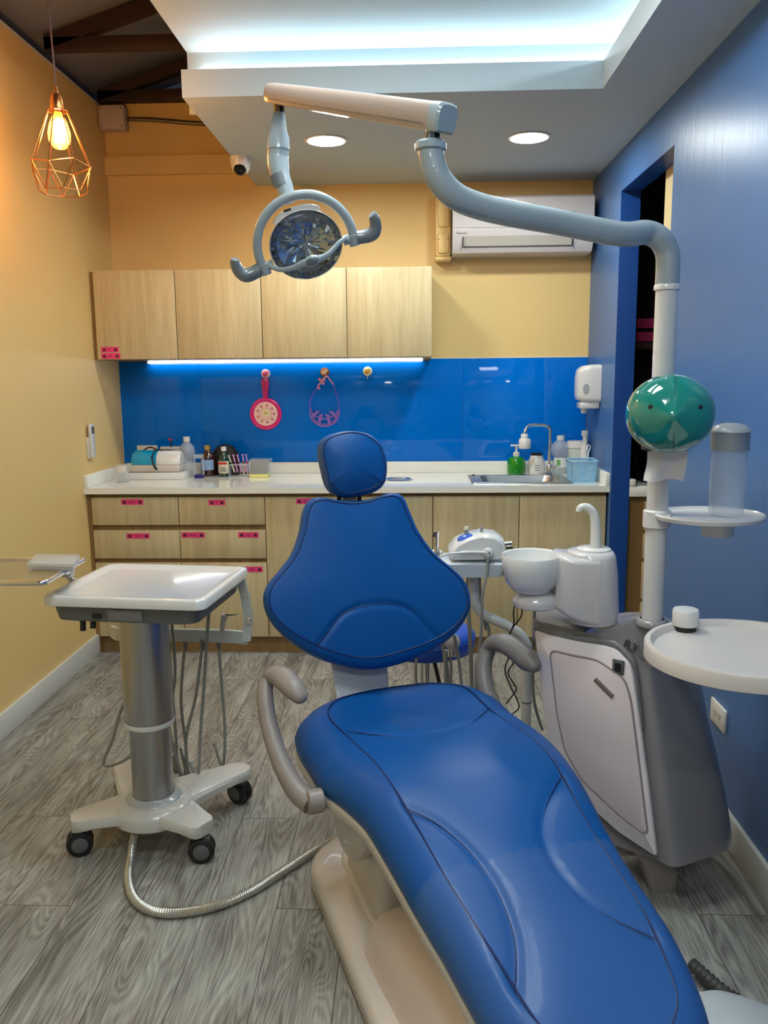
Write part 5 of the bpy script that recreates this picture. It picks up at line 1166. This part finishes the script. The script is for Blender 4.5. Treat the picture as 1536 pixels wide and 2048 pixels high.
# ------------------------------------------------------------------ assistant tray with scaler
r = at_tray = empty('assistant_tray_arm', (.365, 2.6, 0), 'white bent tube stand carrying the small side tray behind the backrest', 'tray stand')
TZ = .805; 
mb = MB(); x0, x1 = at(868, 1100, y=2.56).x-.01, at(1010, 1112, y=2.56).x+.0
mb.loft([[V((q.x, q.y, TZ-.045)) for q in rrect(.04, x1-.01, 2.54, 2.70, .015)], [V((q.x, q.y, TZ-.004)) for q in rrect(.035, x1+.003, 2.535, 2.705, .02)], [V((q.x, q.y, TZ)) for q in rrect(.038, x1, 2.54, 2.70, .02)]])
mb.build('tray_top', mat('tray_bluish_white', (200, 208, 212), .3, coat=.3), r, True, 50)
mb = MB(); mb.box(x1-.006, x1+.004, 2.545, 2.56, TZ-.042, TZ-.014).box(.055, .065, 2.528, 2.54, TZ-.03, TZ-.012); mb.build('tray_clip', DGREY, r)
P = [at(945, 1128, y=2.62), at(947, 1175, y=2.62), at(950, 1205, y=2.62), at(966, 1228, y=2.62), at(990, 1240, y=2.6), at(1025, 1258, y=2.6), at(1046, 1276, y=2.6), at(1055, 1300, y=2.6), at(1054, 1345, y=2.6)]
P[0].z = TZ-.03; P += [V((P[-1].x, 2.6, .2)), V((P[-1].x, 2.6, .0))]
MB().tube(cr(P, 6), .0165, 18).build('bent_tube', mat('tube_white', (205, 206, 204), .2, coat=.6), r)
zc = at(1052, 1403, y=2.6).z; MB().lathe([(.017, -.002), (.0176, 0), (.017, .002)], (P[-1].x, 2.6, zc), n=24).lathe([(.0175, 0), (.06, .001), (.062, .008), (.02, .014), (.0175, .016)], (P[-1].x, 2.6, .0), n=28).build('tube_ring', DGREY, r)
# scaler on the tray
sx_ = lambda u: at(u, 1080, y=2.6).x
r = empty('ultrasonic_scaler', (.19, 2.61, TZ), 'white ultrasonic scaler with blue dial standing on the side tray', 'scaler')
xs0, xs1 = sx_(898), sx_(1010)
mb = MB(); pf = [(xs0, .008), (xs0-.002, .022), (xs0+.02, .045), (xs0+.06, .060), (xs0+.10, .068), (xs1-.03, .064), (xs1-.004, .048), (xs1, .010)]
secs = []
for y, k, dz in ((2.545, .88, -.003), (2.552, .97, 0), (2.60, 1, .002), (2.66, 1, .002), (2.668, .95, 0)):
    m_ = (xs0+xs1)/2; secs.append([V((m_+(x-m_)*k, y, TZ+.004+(z+dz)*1.2*(.8+.2*k))) for x, z in pf])
mb.loft(secs); sc = mb.build('body', WHITE, r, True, 40)
c1 = V((sx_(930), 2.585, TZ+.070)); ax = V((-.35, -.25, 1)).normalized()
MB().lathe([(.022, -.004), (.0235, 0), (.020, .007), (.010, .011), (0, .012)], c1, ax, 28, sx=1.15).build('blue_dial', mat('blue_dial', (58, 96, 196), .2, coat=.6), sc)
MB().tube([c1+V((.004, .01, .006)), c1+V((.004, .01, .026))], .0072, 14).build('dial_knob', HOSE, sc); MB().tube([c1+V((.004, .01, .026)), c1+V((.004, .01, .036))], [.0078, .0065], 14).build('dial_cap', mat('ivory', (214, 210, 190), .35), sc)
c2 = V((sx_(963), 2.60, TZ+.084)); MB().tube([c2, c2+V((0, 0, .020))], .0048, 12).build('port', HOSE, sc)
MB().lathe([(.017, 0), (.0175, .006), (.014, .012), (.006, .014)], V((sx_(973), 2.543, TZ+.033)), (0, -1, 0), 24).build('hose_hub', WHITE, sc)
MB().tube(cr([V((sx_(880), 2.53, TZ+.025)), V((sx_(900), 2.525, TZ+.035)), V((sx_(940), 2.53, TZ+.037)), V((sx_(973), 2.535, TZ+.034))], 5), [.0028]*8+[.006]*8, 10).build('handpiece', WHITE, sc)
h0 = V((sx_(974), 2.530, TZ+.030))
MB().tube(cr([h0, h0+V((-.003, -.010, -.008)), h0+V((-.006, -.010, -.05)), at(965, 1190, y=2.51), at(962, 1270, y=2.52), at(955, 1330, y=2.54), at(950, 1395, y=2.55), at(955, 1440, y=2.56)], 6), .0045, 10).build('hose', HOSE, r)
MB().tube([V((xs1-.002, 2.60, TZ+.050)), V((xs1+.022, 2.60, TZ+.053))], .006, 12).tube([V((xs1+.005, 2.60, TZ+.040)), V((xs1+.02, 2.6, TZ+.042))], .005, 12).build('connector', STEEL, sc)
MB().tube(cr([V((xs1+.004, 2.60, TZ+.036)), V((xs1+.02, 2.60, TZ+.036)), V((xs1+.034, 2.6, TZ+.022)), V((xs1+.042, 2.6, TZ+.002))], 5), .004, 10).build('black_cord', BLACK, sc)
# plastic sachet to right of scaler
# steel handpiece holder left of scaler
hx_ = sx_(874); r = empty('suction_handpiece', (hx_, 2.63, TZ), 'chrome suction handpiece standing upright at the left of the scaler', 'handpiece')
MB().lathe([(0, 0), (.010, .0), (.010, .02), (.008, .026), (.008, .07), (.0095, .075), (.0095, .085), (0, .087)], (hx_, 2.63, TZ), n=18).build('tube', CHROME, r); MB().tube([(hx_-.004, 2.625, TZ+.083), (hx_-.011, 2.62, TZ+.068)], .004, 8).build('trigger', BLACK, r)
MB().lathe([(0, .0), (.02, .0), (.021, .015), (.013, .020), (0, .021)], (hx_+.0, 2.65, TZ), n=20).build('holder', WHITE, r)
# hanging hoses behind the backrest
HG = [([(893, 1130), (893, 1180), (888, 1225), (886, 1270), (892, 1330), (900, 1400)], 2.62, .008), ([(938, 1130), (936, 1180), (938, 1240), (942, 1320), (945, 1420)], 2.66, .0068), ([(908, 1270), (916, 1310), (922, 1360), (926, 1400)], 2.50, .0052), ([(893, 1300), (891, 1340), (893, 1390)], 2.55, .006), ([(900, 1300), (902, 1345), (900, 1395)], 2.56, .0045), ([(833, 1315), (832, 1345), (834, 1380)], 2.6, .0045), ([(973, 1245), (978, 1262), (976, 1300), (965, 1350)], 2.62, .005), ([(958, 1130), (962, 1200), (972, 1260)], 2.64, .0042)]
r = empty('suction_hose_set', (.1, 2.6, .5), 'grey suction hoses hanging down from the side tray behind the backrest', 'hoses')
for L_, y, rad_ in HG:
    P = [at(u, v, y=y) for u, v in L_]; MB().tube(cr(P, 5), rad_, 10).build('hose', HOSE, r)
hk = at(905, 1284, y=2.52); MB().lathe([(0, .010), (.014, .009), (.024, .003), (.025, -.003), (.015, -.010), (0, -.010)], hk, (0, -1, .1), 28).build('holder_knob', WARMWHITE, r)
mb = MB()
for dx in (-.010, 0, .009): mb.tube([hk+V((dx, .004, -.012)), hk+V((dx, .006, -.05))], .0035, 8)
mb.build('chrome_tip', CHROME, r)
# black thin cables and grey pipe between bowl and floor
cb1 = [(1032, 1200), (1027, 1225), (1028, 1245), (1022, 1262), (1015, 1275), (1018, 1310), (1010, 1340), (1022, 1375), (1032, 1395), (1038, 1415), (1022, 1430)]
cb2 = [(1040, 1205), (1044, 1225), (1038, 1240), (1028, 1252), (1020, 1268), (1016, 1285), (1028, 1320), (1016, 1345), (1028, 1368), (1032, 1380), (1012, 1408)]
for L_, lab in ((cb1, 'thin black cable hanging from under the cuspidor bowl, reaching lower'), (cb2, 'thin black cable twisting beside another below the cuspidor bowl')):
    tag(MB().tube(cr([at(u, v, y=2.40) for u, v in L_], 6), .0022, 8).build('cable', BLACK), lab, 'cable')
tag(MB().tube(cr([at(u, v, y=2.34) for u, v in ((1069, 1212), (1068, 1260), (1066, 1300), (1066, 1380), (1072, 1420), (1085, 1460))], 6), .0045, 10).build('drain_hose', HOSE), 'grey drain hose falling from the cuspidor beside the unit cabinet', 'hose')

# ------------------------------------------------------------------ stool
sxx, syy = at(850, 1280, y=2.90).x, 2.90; zs = .47
r = empty('stool', (sxx, syy, 0), 'round blue swivel stool with chrome star base behind the chair backrest', 'stool')
MB().lathe([(0, 0), (.150, 0), (.172, .008), (.180, .022), (.180, .056), (.170, .072), (.148, .080), (.10, .083), (0, .084)], (sxx, syy, zs-.065), n=48).build('seat', mat('stool_blue', (28, 84, 196), .3), r)
MB().lathe([(.1805, .054), (.182, .056), (.1805, .058)], (sxx, syy, zs-.065), n=48).build('seat_piping', mat('piping_blue', (60, 110, 210), .35), r)
MB().lathe([(0, 0), (.06, 0), (.06, -.015), (.022, -.03), (.022, -.16), (.03, -.165), (.03, -.30), (0, -.30)], (sxx, syy, zs-.065), n=28).build('gas_column', CHROME, r)
MB().tube([(sxx, syy, zs-.082), (sxx+.03, syy-.02, zs-.09), (sxx+.055, syy-.03, zs-.20)], .007, 10).build('lever', BLACK, r)
for k in range(5):
    a = 2*PI*k/5+.9; d = V((math.cos(a), math.sin(a), 0))
    MB().tube([V((sxx, syy, .105)), V((sxx, syy, .10))+d*.12, V((sxx, syy, .075))+d*.24], [.02, .016, .012], 12).build('base_leg', CHROME, r)
    MB().lathe([(0, .012), (.02, .012), (.025, .006), (.025, -.006), (.02, -.012), (0, -.012)], V((sxx, syy, .026))+d*.24, V((-d.y, d.x, 0)), 20).build('caster', BLACK, r)

# ------------------------------------------------------------------ origins at each thing's own place
bpy.context.view_layer.update()
def world(o): return o.matrix_world.translation.copy()
def settle(o, pw_):
    """place o's origin at the foot of its own mesh; pw_ = parent's world origin"""
    if o.type == 'MESH':
        vs = o.data.vertices
        xs = [v.co for v in vs]; lo = V((min(v.x for v in xs), min(v.y for v in xs), min(v.z for v in xs))); hi = V((max(v.x for v in xs), max(v.y for v in xs), max(v.z for v in xs)))
        w0 = V(((lo.x+hi.x)/2, (lo.y+hi.y)/2, lo.z))
        o.data.transform(Matrix.Translation(-w0))
    else: w0 = o.location.copy()
    o.location = w0-pw_
    for c in o.children: settle(c, w0)
for o in list(COL.objects):
    if o.parent is None and o.type in ('MESH', 'EMPTY'): settle(o, V((0, 0, 0)))
